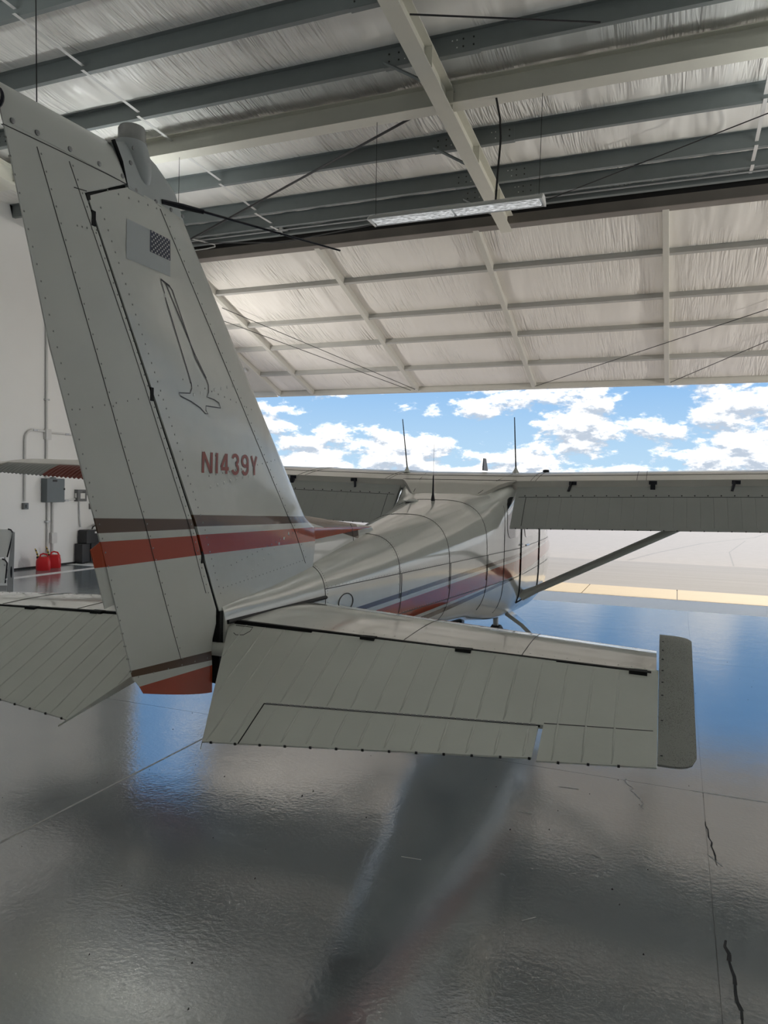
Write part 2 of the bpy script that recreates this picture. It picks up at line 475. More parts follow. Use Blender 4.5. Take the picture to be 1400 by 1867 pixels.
# side ground beyond the building
sg = MB().box((-60, -20, -0.3), (LX - 0.2, 13.55, -0.02)).build('trim_4', M['asphalt']); tag(sg, kind='structure')
sk = MB()
def skid(pts, w):
    for a, b in zip(pts, pts[1:]):
        a = Vector((*a, -.0045)); b = Vector((*b, -.0045)); d = (b - a).normalized(); n = Vector((-d.y, d.x, 0)) * w
        sk.add([a - n, b - n, b + n, a + n], [(0, 1, 2, 3)])
skid([(-1.2, 21), (-0.6, 24), (0.9, 30), (3.2, 36), (5, 45)], 0.04)
skid([(1.4, 20.9), (1.6, 26), (2.6, 33)], 0.02)
sk.build('pavement_crack', M['asphalt_dark'], pav)

# walls
def struct(name, mb, m, bevel=0): 
    return tag(mb.build(name, m, bevel=bevel), kind='structure')
WT = 9.0
struct('wall_left', MB().box((LX - 0.18, BACK_Y, 0), (LX, DOOR_Y, WT)), M['wall'])
struct('wall_right', MB().box((RX, BACK_Y, 0), (RX + 0.18, DOOR_Y, WT)), M['wall'])
struct('wall_back', MB().box((LX - 0.18, BACK_Y - 0.18, 0), (RX + 0.18, BACK_Y, WT)), M['wall'])
wf = struct('wall_front', MB().box((LX - 0.18, DOOR_Y - 0.1, 0), (-11.45, DOOR_Y + 0.08, 7.6)).box((12.75, DOOR_Y - 0.1, 0), (RX + 0.18, DOOR_Y + 0.08, 7.6)).box((-11.45, DOOR_Y + 0.02, 6.95), (12.75, DOOR_Y + 0.1, 7.6)), M['wall'])
struct('baseboard_left', MB().box((LX, BACK_Y, 0.0), (LX + 0.012, DOOR_Y - 0.1, 0.035)), M['rubber'])
hd = struct('trim_5', MB().box((-11.45, DOOR_Y - 0.16, 6.63), (12.75, DOOR_Y + 0.1, 6.81), None), M['header'], bevel=0.012)
gp = struct('gap_shade_strip', MB().box((-11.45, DOOR_Y - 0.03, 6.81), (12.75, DOOR_Y + 0.02, 7.0), None), M['dark'])  # dark strip standing in for the shade in the gap above the header

# ceiling: roof deck with one strip of sagging vinyl-faced insulation in each bay between purlins
PUR = [12.62, 12.05, 10.9, 9.86, 8.83, 7.75, 6.67, 5.6, 4.55, 3.5, 2.45, 1.4, 0.35, -0.7, -1.8, -2.9, -4.0, -5.1]
from mathutils import noise as mnoise
rf = MB()
for (y0, y1) in ((RIDGE_Y, DOOR_Y + 0.3), (BACK_Y - 0.3, RIDGE_Y)):
    rf.add([(LX - 0.3, y0, roof_z(y0) + 0.30), (RX + 0.3, y0, roof_z(y0) + 0.30), (RX + 0.3, y1, roof_z(y1) + 0.30), (LX - 0.3, y1, roof_z(y1) + 0.30),
            (LX - 0.3, y0, roof_z(y0) + 0.36), (RX + 0.3, y0, roof_z(y0) + 0.36), (RX + 0.3, y1, roof_z(y1) + 0.36), (LX - 0.3, y1, roof_z(y1) + 0.36)],
           [(0,3,2,1),(4,5,6,7),(0,1,5,4),(1,2,6,5),(2,3,7,6),(3,0,4,7)])
ceil = rf.build('ceiling', M['girt']); tag(ceil, kind='structure')
nx, ny = 170, 8
edges = [DOOR_Y] + PUR + [BACK_Y]
for ya, yb in zip(edges, edges[1:]):
    mb = MB()
    for k in range(ny + 1):
        t = k / ny; y = lerp(ya, yb, t); sn = max(0.0, math.sin(PI * t))
        for i in range(nx + 1):
            x = lerp(LX, RX, i / nx)
            fold = 0.02 * mnoise.noise(Vector((x * 3.1, y * 0.35, 2.0))) * sn ** 0.6 + 0.012 * mnoise.noise(Vector((x * 8.0, y * 0.5, 9.0))) * sn ** 0.5
            mb.v.append((x, y, roof_z(y) + 0.235 - 0.055 * sn + fold))
    for k in range(ny):
        for i in range(nx):
            a = k * (nx + 1) + i; mb.f.append((a, a + 1, a + nx + 2, a + nx + 1))
    mb.build('insulation_strip', M['insul'], ceil, smooth='all')

def purlin_mesh():
    prof = [(0.0, 0.0), (0.07, 0.0), (0.075, 0.016), (0.071, 0.017), (0.067, 0.004), (0.004, 0.004), (0.004, 0.226), (-0.066, 0.226), (-0.066, 0.230), (0.0, 0.230)]
    return MB().loft([[(LX, y, z) for y, z in prof], [(RX, y, z) for y, z in prof]], True)
p0 = purlin_mesh().build('purlin', M['purlin'], ceil)
RAF = [-10.67, -3.015, 4.64, 12.2]
lp = MB()
for rx in RAF:                                                # lapped splice plates and bolts on each purlin at the rafters
    lp.box((rx - 0.62, -0.006, -0.004), (rx + 0.62, 0.0, 0.20)).box((rx - 0.62, 0.0, -0.008), (rx + 0.62, 0.08, -0.001))
lap0 = lp.build('lap_plate', M['purlin'], p0)
bt = MB(); bw = MB()
for rx in RAF:
    for sx in (-1, 1):
        for (dx, dz) in ((0.55, 0.06), (0.55, 0.15), (0.42, 0.06), (0.42, 0.15)):
            bt.box((rx + sx * dx - 0.009, -0.014, dz - 0.009), (rx + sx * dx + 0.009, -0.005, dz + 0.009))
        for (dx, dz) in ((0.34, 0.15), (0.34, 0.06), (0.28, 0.15)):
            bw.box((rx + sx * dx - 0.007, -0.010, dz - 0.007), (rx + sx * dx + 0.007, -0.005, dz + 0.007))
bolt0 = bt.build('bolt', M['dark'], p0); bolt0['kind'] = 'stuff'
bolt1 = bw.build('bolt', M['star'], p0); bolt1['kind'] = 'stuff'
for k, y in enumerate(PUR):
    p = p0 if k == 0 else copy_tree(p0, ceil)
    p.location = (0, y, roof_z(y))
    p.rotation_euler = (0, 0, 0)
# eave strut above the door
MB().loft([[(x, y, z) for y, z in ((13.0, 6.80), (13.09, 6.80), (13.09, 7.0), (13.085, 7.0), (13.085, 6.806), (13.006, 6.806), (13.006, 6.83), (13.0, 6.83))] for x in (LX, RX)]).build('eave_strut', M['purlin'], ceil)
# sprinkler-like thin tube along the eave
MB().tube([(LX, 12.85, 6.83), (RX, 12.85, 6.83)], 0.012).build('eave_rod', M['galv'], ceil)

# I-section strut beam across the bays
SY = 9.56; SZ = roof_z(SY) - 0.20
sb = MB()
sb.box((LX, SY - 0.12, SZ), (RX, SY + 0.12, SZ + 0.014)).box((LX, SY - 0.005, SZ + 0.014), (RX, SY + 0.005, SZ + 0.29)).box((LX, SY - 0.10, SZ + 0.29), (RX, SY + 0.10, SZ + 0.302))
sb.build('strut_beam', M['cream'], ceil)
# rafters: tapered welded I-sections under the purlins
def rafter(rx):
    r = MB()
    for seg in ((DOOR_Y - 0.2, RIDGE_Y), (BACK_Y, RIDGE_Y)):
        ya, yb = seg
        def pt(x, y, dz): return (x, y, roof_z(y) - dz)
        d0, d1 = 0.30, 0.30
        def slab(x0, x1, za0, za1, zb0, zb1):
            r.add([pt(x0, ya, za0), pt(x1, ya, za0), pt(x1, yb, zb0), pt(x0, yb, zb0), pt(x0, ya, za1), pt(x1, ya, za1), pt(x1, yb, zb1), pt(x0, yb, zb1)],
                  [(0,3,2,1),(4,5,6,7),(0,1,5,4),(1,2,6,5),(2,3,7,6),(3,0,4,7)])
        slab(rx - 0.105, rx + 0.105, d0, d0 - 0.014, d1, d1 - 0.014)
        slab(rx - 0.006, rx + 0.006, d0 - 0.014, 0.014, d1 - 0.014, 0.014)
        slab(rx - 0.105, rx + 0.105, 0.014, 0.0, 0.014, 0.0)
    o = r.build('rafter', M['cream'], ceil)
    br = MB()
    for y in PUR[:9:2] + [8.83, 6.67]:
        for sx in (-1,):
            br.tube([(rx - 0.09, y - 0.02, roof_z(y) - 0.27), (rx - 0.62, y - 0.01, roof_z(y) + 0.06)], 0.022, 4)
    br.build('flange_brace', M['purlin'], o)
    stf = MB()
    for y in (12.3, 10.9, 9.5, 8.6):
        stf.box((rx - 0.1, y - 0.005, roof_z(y) - 0.285), (rx + 0.1, y + 0.005, roof_z(y) - 0.014))
    stf.build('stiffener', M['cream'], o)
    return o
for rx in RAF: rafter(rx)
# sag straps: zig-zag between bottom of one purlin and top of the next
def strap(x):
    s = MB()
    ps = [13.0] + PUR
    for a, b in zip(ps, ps[1:]):
        za, zb = roof_z(a), roof_z(b)
        s.add([(x - 0.025, b + 0.03, zb - 0.004), (x + 0.025, b + 0.03, zb - 0.004), (x + 0.025, a - 0.04, za + 0.06), (x - 0.025, a - 0.04, za + 0.06),
               (x - 0.025, b + 0.03, zb - 0.001), (x + 0.025, b + 0.03, zb - 0.001), (x + 0.025, a - 0.04, za + 0.063), (x - 0.025, a - 0.04, za + 0.063)],
              [(0,3,2,1),(4,5,6,7),(0,1,5,4),(1,2,6,5),(2,3,7,6),(3,0,4,7)])
        s.box((x - 0.025, b - 0.06, zb - 0.005), (x + 0.025, b + 0.05, zb - 0.002))
    s.build('sag_strap', M['white_conduit'], ceil)
for x in (-7.47, 0.9, 8.4): strap(x)
# rod and cable bracing
rb = MB().tube([(-3.2, 9.6, roof_z(9.6) - 0.1), (-9.4, 12.6, roof_z(12.6) - 0.06)], 0.018); rb.build('brace_rod', M['wire'], ceil)
rb = MB().tube([(-4.07, 9.7, 5.52), (-6.3, 11.0, 5.9), (-9.57, 12.3, 6.62)], 0.009); rb.build('brace_rod', M['wire'], ceil)
rb = MB().tube([(-2.9, 7.75, roof_z(7.75) - 0.22), (-0.98, 8.78, roof_z(8.78) - 0.02)], 0.010); rb.build('brace_rod', M['wire'], ceil)
rb = MB().tube([(0.4, 9.7, roof_z(9.7) + 0.02), (3.0, 10.9, roof_z(10.9) - 0.01)], 0.008); rb.build('brace_rod', M['wire'], ceil)
rb = MB().tube([(1.3, 11.0, roof_z(11.0) - 0.02), (-2.4, 13.0, 6.8)], 0.008); rb.build('brace_rod', M['wire'], ceil)
# white cable loop by the eave on the left
MB().tube([(-9.9, 12.1, 6.86), (-9.75, 12.3, 6.84), (-9.3, 12.75, 6.80), (-9.05, 13.0, 6.76), (-9.08, 13.05, 6.74), (-9.3, 13.08, 6.73), (-9.8, 13.1, 6.73)], 0.012).build('white_cable', M['white_wire'], ceil)
MB().box((-7.62, 13.0, 6.86), (-7.36, 13.06, 6.90)).box((-7.53, 12.98, 6.80), (-7.46, 13.04, 6.98)).build('eave_clip', M['white_conduit'], ceil)

# ------------------------------------------------------------------ hangar door, swung out and up
TILT = math.radians(18.0)
door = empty('door_1', (0, DOOR_Y, 6.63), (-TILT, 0, 0)); tag(door, kind='structure')
DX0, DX1, DL = -11.40, 12.65, 6.72
ribs = [-10.27 + 3.31 * k for k in range(7)]
girts = [1.30, 2.77, 3.95, 5.40]
xsd = [DX0] + ribs + [DX1]; ysd = [0.02] + girts + [DL - 0.06]
for i in range(len(xsd) - 1):
    for j in range(len(ysd) - 1):
        x0, x1 = xsd[i] + 0.05, xsd[i + 1] - 0.05; y0, y1 = ysd[j] + 0.03, ysd[j + 1] - 0.03
        p = MB(); n1, n2 = 26, 8
        seed = i * 7.3 + j * 3.1
        for b in range(n2 + 1):
            for a in range(n1 + 1):
                u, v = a / n1, b / n2
                x = lerp(x0, x1, u); y = lerp(y0, y1, v)
                bul = 0.045 * (math.sin(PI * v) ** 0.7) * (math.sin(PI * min(1, u * 1.0)) ** 0.3)
                fo = 0.020 * mnoise.noise(Vector((x * 2.4 + y * 0.5 + seed, y * 0.7, seed))) * math.sin(PI * v) ** 0.5
                p.v.append((x, y, 0.13 - bul + fo))
        for b in range(n2):
            for a in range(n1):
                k = b * (n1 + 1) + a
                p.f.append((k, k + 1, k + n1 + 2, k + n1 + 1))
        p.build('insulation_panel', M['insul_door'], door, smooth='all')
MB().box((DX0, 0.0, 0.20), (DX1, DL, 0.24)).build('door_skin', M['girt'], door)
for x in ribs:
    MB().box((x - 0.055, 0.0, 0.0), (x + 0.055, DL, 0.2)).build('door_rib', M['door_steel'], door, bevel=0.006)
for y in girts:
    g = MB()
    for i in range(len(xsd) - 1):
        x0, x1 = xsd[i] + 0.06, xsd[i + 1] - 0.06
        if i == 0: x0 -= 0.05
        g.loft([[(x, y + dy, z) for dy, z in ((-0.03, 0.02), (0.045, 0.02), (0.045, 0.045), (0.041, 0.045), (0.041, 0.024), (-0.026, 0.024), (-0.026, 0.2), (-0.03, 0.2))] for x in (x0, x1)])
    g.build('door_girt', M['girt'], door)
MB().box((DX0, DL - 0.07, -0.01), (DX1, DL + 0.03, 0.21)).build('door_edge_rail', M['door_steel'], door, bevel=0.008)
MB().box((DX0 - 0.06, 0.0, 0.0), (DX0 + 0.05, DL, 0.21)).build('door_end_rail', M['door_steel'], door, bevel=0.008)
MB().box((DX1 - 0.05, 0.0, 0.0), (DX1 + 0.06, DL, 0.21)).build('door_end_rail', M['door_steel'], door, bevel=0.008)
MB().box((DX0 - 1.1, 3.6, 0.12), (DX0 - 0.08, DL + 0.03, 0.2)).box((DX0 - 1.1, DL - 0.06, -0.01), (DX0 - 0.08, DL + 0.03, 0.12)).build('end_infill_panel', M['door_steel'], door)
MB().box((DX0 - 0.36, 5.05, 0.06), (DX0 - 0.26, 5.22, 0.12)).build('sensor_box', M['white_conduit'], door, bevel=0.01)
for a, b in (((-10.34, 1.77), (-6.95, 6.5)), ((-10.68, 2.31), (-7.1, 6.55)), ((-3.6, 6.54), (1.57, 3.38)), ((-0.25, 6.55), (1.85, 4.55)), ((1.57, 3.38), (3.0, 2.5)), ((1.85, 4.55), (3.2, 3.3))):
    MB().tube([(a[0], a[1], -0.02), (b[0], b[1], -0.02)], 0.008).build('door_brace_wire', M['wire'], door)
# hydraulic rams on both ends hold it up
for x in (DX1 + 0.02,):
    MB().tube([(x, -0.25, -2.6), (x, 1.2, -1.2), (x, 2.4, -0.02)], [0.06, 0.06, 0.035], 10).build('door_ram', M['dark'], door)

# ================================================================== AIRPLANE
AZ = 1.232
air = empty('airplane', (-1.66, 2.482, 0.0), (0, 0, 0.025))
tag(air, 'white high-wing single-engine airplane with orange and brown stripes, tail toward the viewer', 'airplane')
def part(mb, name, m, parent=None, **kw):
    o = mb.build(name, m, parent or air, **kw)
    if parent is None: o.location = (0, 0, AZ)
    return o
def mirror(mb):
    n = MB(); n.v = [(-x, y, z) for x, y, z in mb.v]; n.f = [tuple(reversed(f)) for f in mb.f]; return n

# --- fuselage shape
ST = [  # y, half width, top, bottom, widest z, top exponent, bottom exponent
    (-0.06, 0.045, 0.112, -0.12, 0.0, 2.4, 2.4), (0.3, 0.088, 0.145, -0.165, 0.01, 2.4, 2.5), (0.67, 0.134, 0.20, -0.215, 0.02, 2.4, 2.6),
    (1.47, 0.234, 0.302, -0.30, 0.03, 2.6, 2.8), (2.21, 0.326, 0.398, -0.375, 0.04, 2.7, 3.0), (2.94, 0.418, 0.490, -0.44, 0.05, 3.2, 3.1),
    (3.34, 0.463, 0.555, -0.50, 0.05, 6.0, 3.8), (3.62, 0.505, 0.648, -0.535, 0.05, 11.0, 4.4), (4.0, 0.52, 0.70, -0.565, 0.05, 9.0, 4.6),
    (4.55, 0.525, 0.74, -0.60, 0.04, 6.0, 4.6), (4.95, 0.525, 0.70, -0.62, 0.03, 5.0, 4.5), (5.35, 0.52, 0.50, -0.62, 0.0, 4.0, 4.2),
    (5.75, 0.50, 0.23, -0.60, -0.05, 3.2, 3.4), (6.3, 0.44, 0.16, -0.52, -0.12, 3.0, 3.0), (6.65, 0.34, 0.08, -0.44, -0.15, 2.6, 2.6), (6.74, 0.2, -0.02, -0.32, -0.16, 2.2, 2.2)]
def fus_par(y):
    if y <= ST[0][0]: return ST[0][1:]
    for a, b in zip(ST, ST[1:]):
        if y <= b[0]:
            t = (y - a[0]) / (b[0] - a[0]); return tuple(lerp(p, q, t) for p, q in zip(a[1:], b[1:]))
    return ST[-1][1:]
def fus_pt(y, ang, off=0.0):
    w, zt, zb, zm, nt_, nb = fus_par(y)
    c, s = math.cos(ang), math.sin(ang)
    n = nt_ if s >= 0 else nb; h = zt - zm if s >= 0 else zm - zb
    x = math.copysign(abs(c) ** (2 / n), c) * w; z = zm + math.copysign(abs(s) ** (2 / n), s) * h
    if off:
        r = math.hypot(x, z - zm) or 1; x += off * x / r; z += off * (z - zm) / r
    return (x, y, z)
def fus_side(y, z, off=0.0):                                   # right-hand skin point at height z
    w, zt, zb, zm, nt_, nb = fus_par(y)
    n = nt_ if z >= zm else nb; h = zt - zm if z >= zm else zm - zb
    q = min(1.0, abs(z - zm) / h)
    return ((1 - q ** n) ** (1 / n) * w + off, y, z)
fy = [-0.06 + k * 0.12 for k in range(0, 57)] + [6.70, 6.74]
NA = 64
fus = part(MB().loft([[fus_pt(y, 2 * PI * k / NA) for k in range(NA)] for y in fy]), 'fuselage', M['fuse'], smooth=50)

def seam(name, parent, lines, r=0.0028, m='seam', n=4):
    s = MB()
    for l in lines: s.tube(l, r, n)
    o = part(s, name, M[m], parent, smooth=False, weld=False)
    if len(lines) > 1: o['kind'] = 'stuff'
    return o
rings = []
for y in (0.67, 1.47, 2.21, 2.94):
    for sg in (1, -1):
        rings.append([fus_pt(y, PI / 2 - sg * k * 0.06, 0.0005) for k in range(0, 30)])
for y in (1.47, 2.21, 2.94):
    for sg in (1, -1):
        rings.append([(sg * p[0], p[1], p[2]) for p in [fus_side(y + 0.02, 0.08 - k * 0.035, 0.0008) for k in range(0, 13)]])
seam('skin_seam', fus, rings, r=0.0022)
for sg in (1, -1):
    seam('side_seam', fus, [[(sg * q[0], q[1], q[2]) for q in [fus_side(y, z, 0.001) for y in [lerp(a, b, k / 20) for k in range(21)]]] for (a, b, z) in ((0.67, 5.6, 0.082), (1.3, 5.6, -0.158))], r=0.002)

# --- rivets: little flat pyramids, one stuff part per surface
def rivets(parent, pts, r=0.0042, h=0.0016, name='rivet_heads', m='rivet'):
    b = MB()
    for (p, nrm) in pts:
        p = Vector(p); n = Vector(nrm).normalized(); u = n.orthogonal().normalized() * r; v = n.cross(u)
        b.add([p + u, p + v, p - u, p - v, p + n * h], [(0, 1, 4), (1, 2, 4), (2, 3, 4), (3, 0, 4)])
    o = part(b, name, M[m], parent, weld=False); o['kind'] = 'stuff'; return o
rv = []
for sg in (1, -1):
    for (z, a, b) in ((0.09, 0.7, 3.7), (-0.15, 1.25, 3.7)):
        y = a
        while y < b:
            p = fus_side(y, z, 0.0002); rv.append(((sg * p[0], p[1], p[2]), (sg, -0.12, 0.05))); y += 0.034
    for y in (0.69, 1.45, 1.49, 2.19, 2.23, 2.92, 2.96):
        for k in range(24):
            q = fus_pt(y, PI / 2 - sg * k * 0.075, 0.0003); rv.append((q, (q[0], -.1, q[2])))
    for k in range(60):
        y = 1.5 + k * 0.036; q = fus_pt(y, PI / 2 - sg * 0.55, 0.0003); rv.append((q, (q[0], -.2, q[2] + .5)))
rivets(fus, rv, r=0.0034)
# inspection ring on the tail cone
seam('access_cover_rim', fus, [[(lambda q: (q[0], q[1], q[2]))(fus_side(0.86 + 0.07 * math.cos(t), -0.005 + 0.045 * math.sin(t), 0.002)) for t in [2 * PI * k / 24 for k in range(25)]]], r=0.0025)

# doors, windows and seams of the cabin
def side_patch(name, poly_fn, ny, nz, m, off, sg):
    b = MB(); g = []
    for i in range(ny + 1):
        for j in range(nz + 1):
            y, z = poly_fn(i / ny, j / nz); p = fus_side(y, z, off); g.append((sg * p[0], p[1], p[2]))
    b.v = g
    for i in range(ny):
        for j in range(nz):
            a = i * (nz + 1) + j; b.f.append((a, a + 1, a + nz + 2, a + nz + 1))
    return part(b, name, M[m], smooth='all')
def rwin(y0, y1, z0, z1, rr):
    def fn(u, v):
        y = lerp(y0, y1, u); 
        e = min(u, 1 - u) * (y1 - y0); k = 0 if e >= rr else rr - math.sqrt(max(0, rr * rr - (rr - e) ** 2))
        return y, lerp(z0 + k, z1 - k * 0.6, v)
    return fn
for sg in (1, -1):
    side_patch('side_window', rwin(3.42, 3.80, 0.18, 0.52, 0.10), 16, 6, 'glass', 0.003, sg)
    side_patch('side_window', rwin(3.98, 4.78, 0.16, 0.56, 0.10), 16, 6, 'glass', 0.003, sg)
    dl = [[(sg * q[0], q[1], q[2]) for q in [fus_side(3.86, lerp(0.5, -0.40, k / 16), 0.002) for k in range(17)]],
          [(sg * q[0], q[1], q[2]) for q in [fus_side(lerp(3.86, 4.8, k / 10), -0.40, 0.002) for k in range(11)]],
          [(sg * q[0], q[1], q[2]) for q in [fus_side(4.84, lerp(0.5, -0.40, k / 16), 0.002) for k in range(17)]]]
    seam('door_gap', fus, dl, r=0.006, m='gap')
    seam('skin_seam', fus, [[(sg * q[0], q[1], q[2]) for q in [fus_side(y, lerp(0.5, -0.42, k / 16), 0.001) for k in range(17)]] for y in (3.36,)], r=0.003)
    hb = MB().tube([fus_side(3.92, 0.10, 0.03), fus_side(4.05, 0.10, 0.032)], 0.009, 6)
    hb = hb if sg == 1 else mirror(hb)
    part(hb, 'door_handle', M['alu'])
ws = MB(); g = []
for i in range(9):
    y = lerp(5.0, 5.68, i / 8)
    for j in range(17):
        g.append(fus_pt(y, lerp(0.35, PI - 0.35, j / 16), 0.004))
ws.v = g
for i in range(8):
    for j in range(16):
        a = i * 17 + j; ws.f.append((a, a + 1, a + 18, a + 17))
part(ws, 'windshield', M['glass'], smooth='all')
# spinner and two-blade propeller
part(MB().lathe([(0.001, 0.26), (0.05, 0.24), (0.10, 0.17), (0.135, 0.07), (0.14, 0.0)], 20, Matrix.Translation((0, 6.74, -0.16)) @ Matrix.Rotation(-PI / 2, 4, 'X')), 'spinner', M['paint'], smooth=True)
for sg in (1, -1):
    lo = []
    for k in range(9):
        r = lerp(0.1, 0.95, k / 8); c = 0.055 + 0.025 * math.sin(PI * k / 8); tw = lerp(0.9, 0.3, k / 8)
        lo.append([(sg * r, 6.83 + c * math.sin(tw) * math.cos(t) - 0.006 * math.cos(tw) * math.sin(t), -0.16 + sg * (c * math.cos(tw) * math.cos(t) + 0.006 * math.sin(tw) * math.sin(t))) for t in [2 * PI * q / 10 for q in range(10)]])
    lo = [[tuple(Matrix.Translation((0, 0, -0.16)) @ Matrix.Rotation(-1.2, 4, 'Y') @ Vector((x, y, z + 0.16))) for x, y, z in l] for l in lo]
    part(MB().loft(lo), 'propeller_blade', M['alu'], smooth=True)

# --- fin
def y_LE(z):
    return 0.671 - 0.922 * (z - 0.423) if z >= 0.423 else 0.671
TE_TAB = [(-0.30, -0.47), (-0.15, -0.515), (-0.069, -0.546), (0.44, -0.722), (0.944, -0.908), (1.50, -1.072), (1.62, -1.092)]
def y_TE(z): return interp(TE_TAB, z)
def y_H(z): return -0.105 - 0.543 * (z - 0.121)
def naca(s): 
    s = max(0.0, min(1.0, s))
    return 5 * (0.2969 * math.sqrt(s) - 0.1260 * s - 0.3516 * s * s + 0.2843 * s ** 3 - 0.1015 * s ** 4)
def fin_half(y, z):
    le = 0.671 - 0.922 * (z - 0.423) if z >= 0.423 else 0.671 + (0.423 - z) * 6.0
    te = y_TE(z)
    c = min(le - te, 1.45)
    s = (le - y) / (le - te)
    return max(0.0018, 0.10 * c * naca(s) + 0.0012)
FINTOP = 1.485
def fin_loop(z, y0f, y1f, n=22, cap=False):
    """closed loop at height z from the front y0 to the rear y1, cosine-spaced at the front"""
    y0, y1 = y0f(z), y1f(z); R = []; 
    for k in range(n + 1):
        t = k / n; tt = 1 - math.cos(t * PI / 2)
        y = lerp(y0, y1, tt); R.append((fin_half(y, z), y, z))
    return R + [(-x, y, zz) for x, y, zz in reversed(R)]
zs_ = [0.02 + k * (0.423 - 0.02) / 8 for k in range(8)] + [0.423 + k * (FINTOP - 0.423) / 24 for k in range(25)]
def fin_rear(z): return y_H(z) + 0.0035 + 0.003 * max(0.0, 1 - z / 1.3) if z < 1.40 else lerp(y_H(1.40) + 0.0035, -0.628, (z - 1.40) / 0.085)
fin = part(MB().loft([fin_loop(z, y_LE, fin_rear) for z in zs_]), 'vertical_fin', M['fin'], smooth=50)
# the dark spar face in the hinge gap
gpb = MB().loft([[(sx * fin_half(y_H(z), z) * 0.86, y_H(z) + 0.010, z) for sx in (-1, 1)] + [(sx * fin_half(y_H(z), z) * 0.84, y_H(z) - 0.012, z) for sx in (1, -1)] for z in (0.0, 0.25, 0.5, 0.75, 1.0, 1.2, 1.38)])
part(gpb, 'hinge_gap', M['gap'], fin)
for z in (0.86, 0.30, 1.34):
    part(MB().box((-0.03, y_H(z) - 0.012, z - 0.022), (fin_half(y_H(z), z) + 0.001, y_H(z) + 0.003, z + 0.022)), 'hinge_bracket', M['gap'], fin)
# dorsal fin ahead of it
def dors_top(y): return lerp(0.430, 0.340, (y - 0.671) / (1.60 - 0.671))
dl_ = []
for k in range(15):
    y = lerp(0.683, 1.60, k / 14); zt = dors_top(y); zb = lerp(0.05, 0.24, k / 14); R = []
    wmax = lerp(0.050, 0.012, k / 14)
    for j in range(11):
        t = j / 10; z = lerp(zb, zt, t)
        R.append((wmax * math.sqrt(max(0.0, 1 - t ** 3.0)) + 0.001, y, z))
    dl_.append(R + [(-x, yy_, z) for x, yy_, z in reversed(R)])
dorsal = part(MB().loft(dl_), 'dorsal_fin', M['dorsal'], smooth=60)
seam('dorsal_joint', dorsal, [[(0.052 * math.sqrt(max(0, 1 - ((z - 0.07) / 0.353) ** 3)) + 0.002, 0.678, z) for z in [0.15 + k * 0.0272 for k in range(11)]]], r=0.005, m='gap')
seam('tip_joint', dorsal, [[(lerp(0.050, 0.012, .63) * math.sqrt(max(0, 1 - ((z - 0.17) / 0.197) ** 3)) + 0.002, 1.262, z) for z in [0.25 + k * 0.0116 for k in range(11)]]], r=0.002)

# fin seams: front spar line and cap line
def fin_line(z0, y0, z1, y1, n=24, off=0.0006, sg=1):
    return [(sg * (fin_half(lerp(y0, y1, k / n), lerp(z0, z1, k / n)) + off), lerp(y0, y1, k / n), lerp(z0, z1, k / n)) for k in range(n + 1)]
for sg in (1, -1):
    seam('skin_seam', fin, [fin_line(1.47, -0.482, 0.21, 0.59, sg=sg)], r=0.0014)
    rv = []
    def frow(z0, y0, z1, y1, n):
        for p in fin_line(z0, y0, z1, y1, n, 0.0, sg): rv.append((p, (sg, 0, 0)))
    frow(1.46, -0.455, 0.24, 0.585, 40); frow(1.38, -0.745, 0.15, -0.075, 44); frow(0.17, -0.06, 0.225, 0.56, 22)
    frow(0.93, -0.36, 0.875, 0.10, 11); frow(0.60, -0.20, 0.68, 0.30, 12); frow(0.255, -0.02, 0.36, 0.44, 13); frow(1.44, -0.72, 1.465, -0.5, 5)
    rivets(fin, rv)
    # dimples around rivets of the skin (hammered dents)
    rv2 = []
    for (z0, y0, z1, y1, n) in ((0.885, -0.30, 0.95, -0.05, 6), (0.56, -0.19, 0.615, 0.10, 7), (0.20, 0.10, 0.36, 0.40, 8)):
        for p in fin_line(z0, y0, z1, y1, n, 0.0, sg): rv2.append((p, (sg, 0, 0)))
    rivets(fin, rv2, r=0.009, h=0.0016, name='rivet_dimples', m='paint')

# fin cap with beacon housing
CAPF = [(1.478, -0.292), (1.50, -0.303), (1.524, -0.321), (1.578, -0.353), (1.603, -0.408), (1.628, -0.458), (1.645, -0.52)]
def cap_front(z): return interp(CAPF, z)
def cap_rear(z): return lerp(-0.634, -0.700, (z - 1.478) / 0.13)
cl_ = []
for k in range(13):
    z = lerp(1.478, 1.64, k / 12); f0, r0 = cap_front(z), cap_rear(z); R = []
    kk = math.sqrt(max(0.02, 1 - (k / 12) ** 3))
    for j in range(15):
        t = 1 - math.cos(j / 14 * PI / 2); y = lerp(f0, r0, t)
        R.append(((0.038 * min(1, (0.22 + t) * 1.1) * math.sqrt(min(1, t * 6)) * kk) + 0.001, y, z))
    R = [(x, y, min(zz, 1.64 - max(0.0, -0.60 - y) * 0.48) - 0.0002 * (12 - k)) if zz > 1.56 else (x, y, zz) for x, y, zz in R]
    cl_.append(R + [(-x, y, zz) for x, y, zz in reversed(R)])
capo = part(MB().loft(cl_), 'fin_cap', M['cap'], smooth=55)
pod = []
for k in range(13):
    t = k / 12; z = lerp(1.495, 1.640, t); rr = 0.052 * math.sqrt(max(0.0, 1 - (1 - min(1, t * 1.5)) ** 2)) if t < 0.67 else 0.052 * (1 - 0.10 * ((t - 0.67) / 0.33) ** 2)
    yc = lerp(-0.545, -0.583, t)
    pod.append([(max(rr, 0.004) * math.cos(a) * 1.08, yc + max(rr, 0.004) * math.sin(a) * 1.05, z) for a in [2 * PI * q / 22 for q in range(22)]])
part(MB().loft(pod), 'beacon_housing', M['cap'], capo, smooth=60)
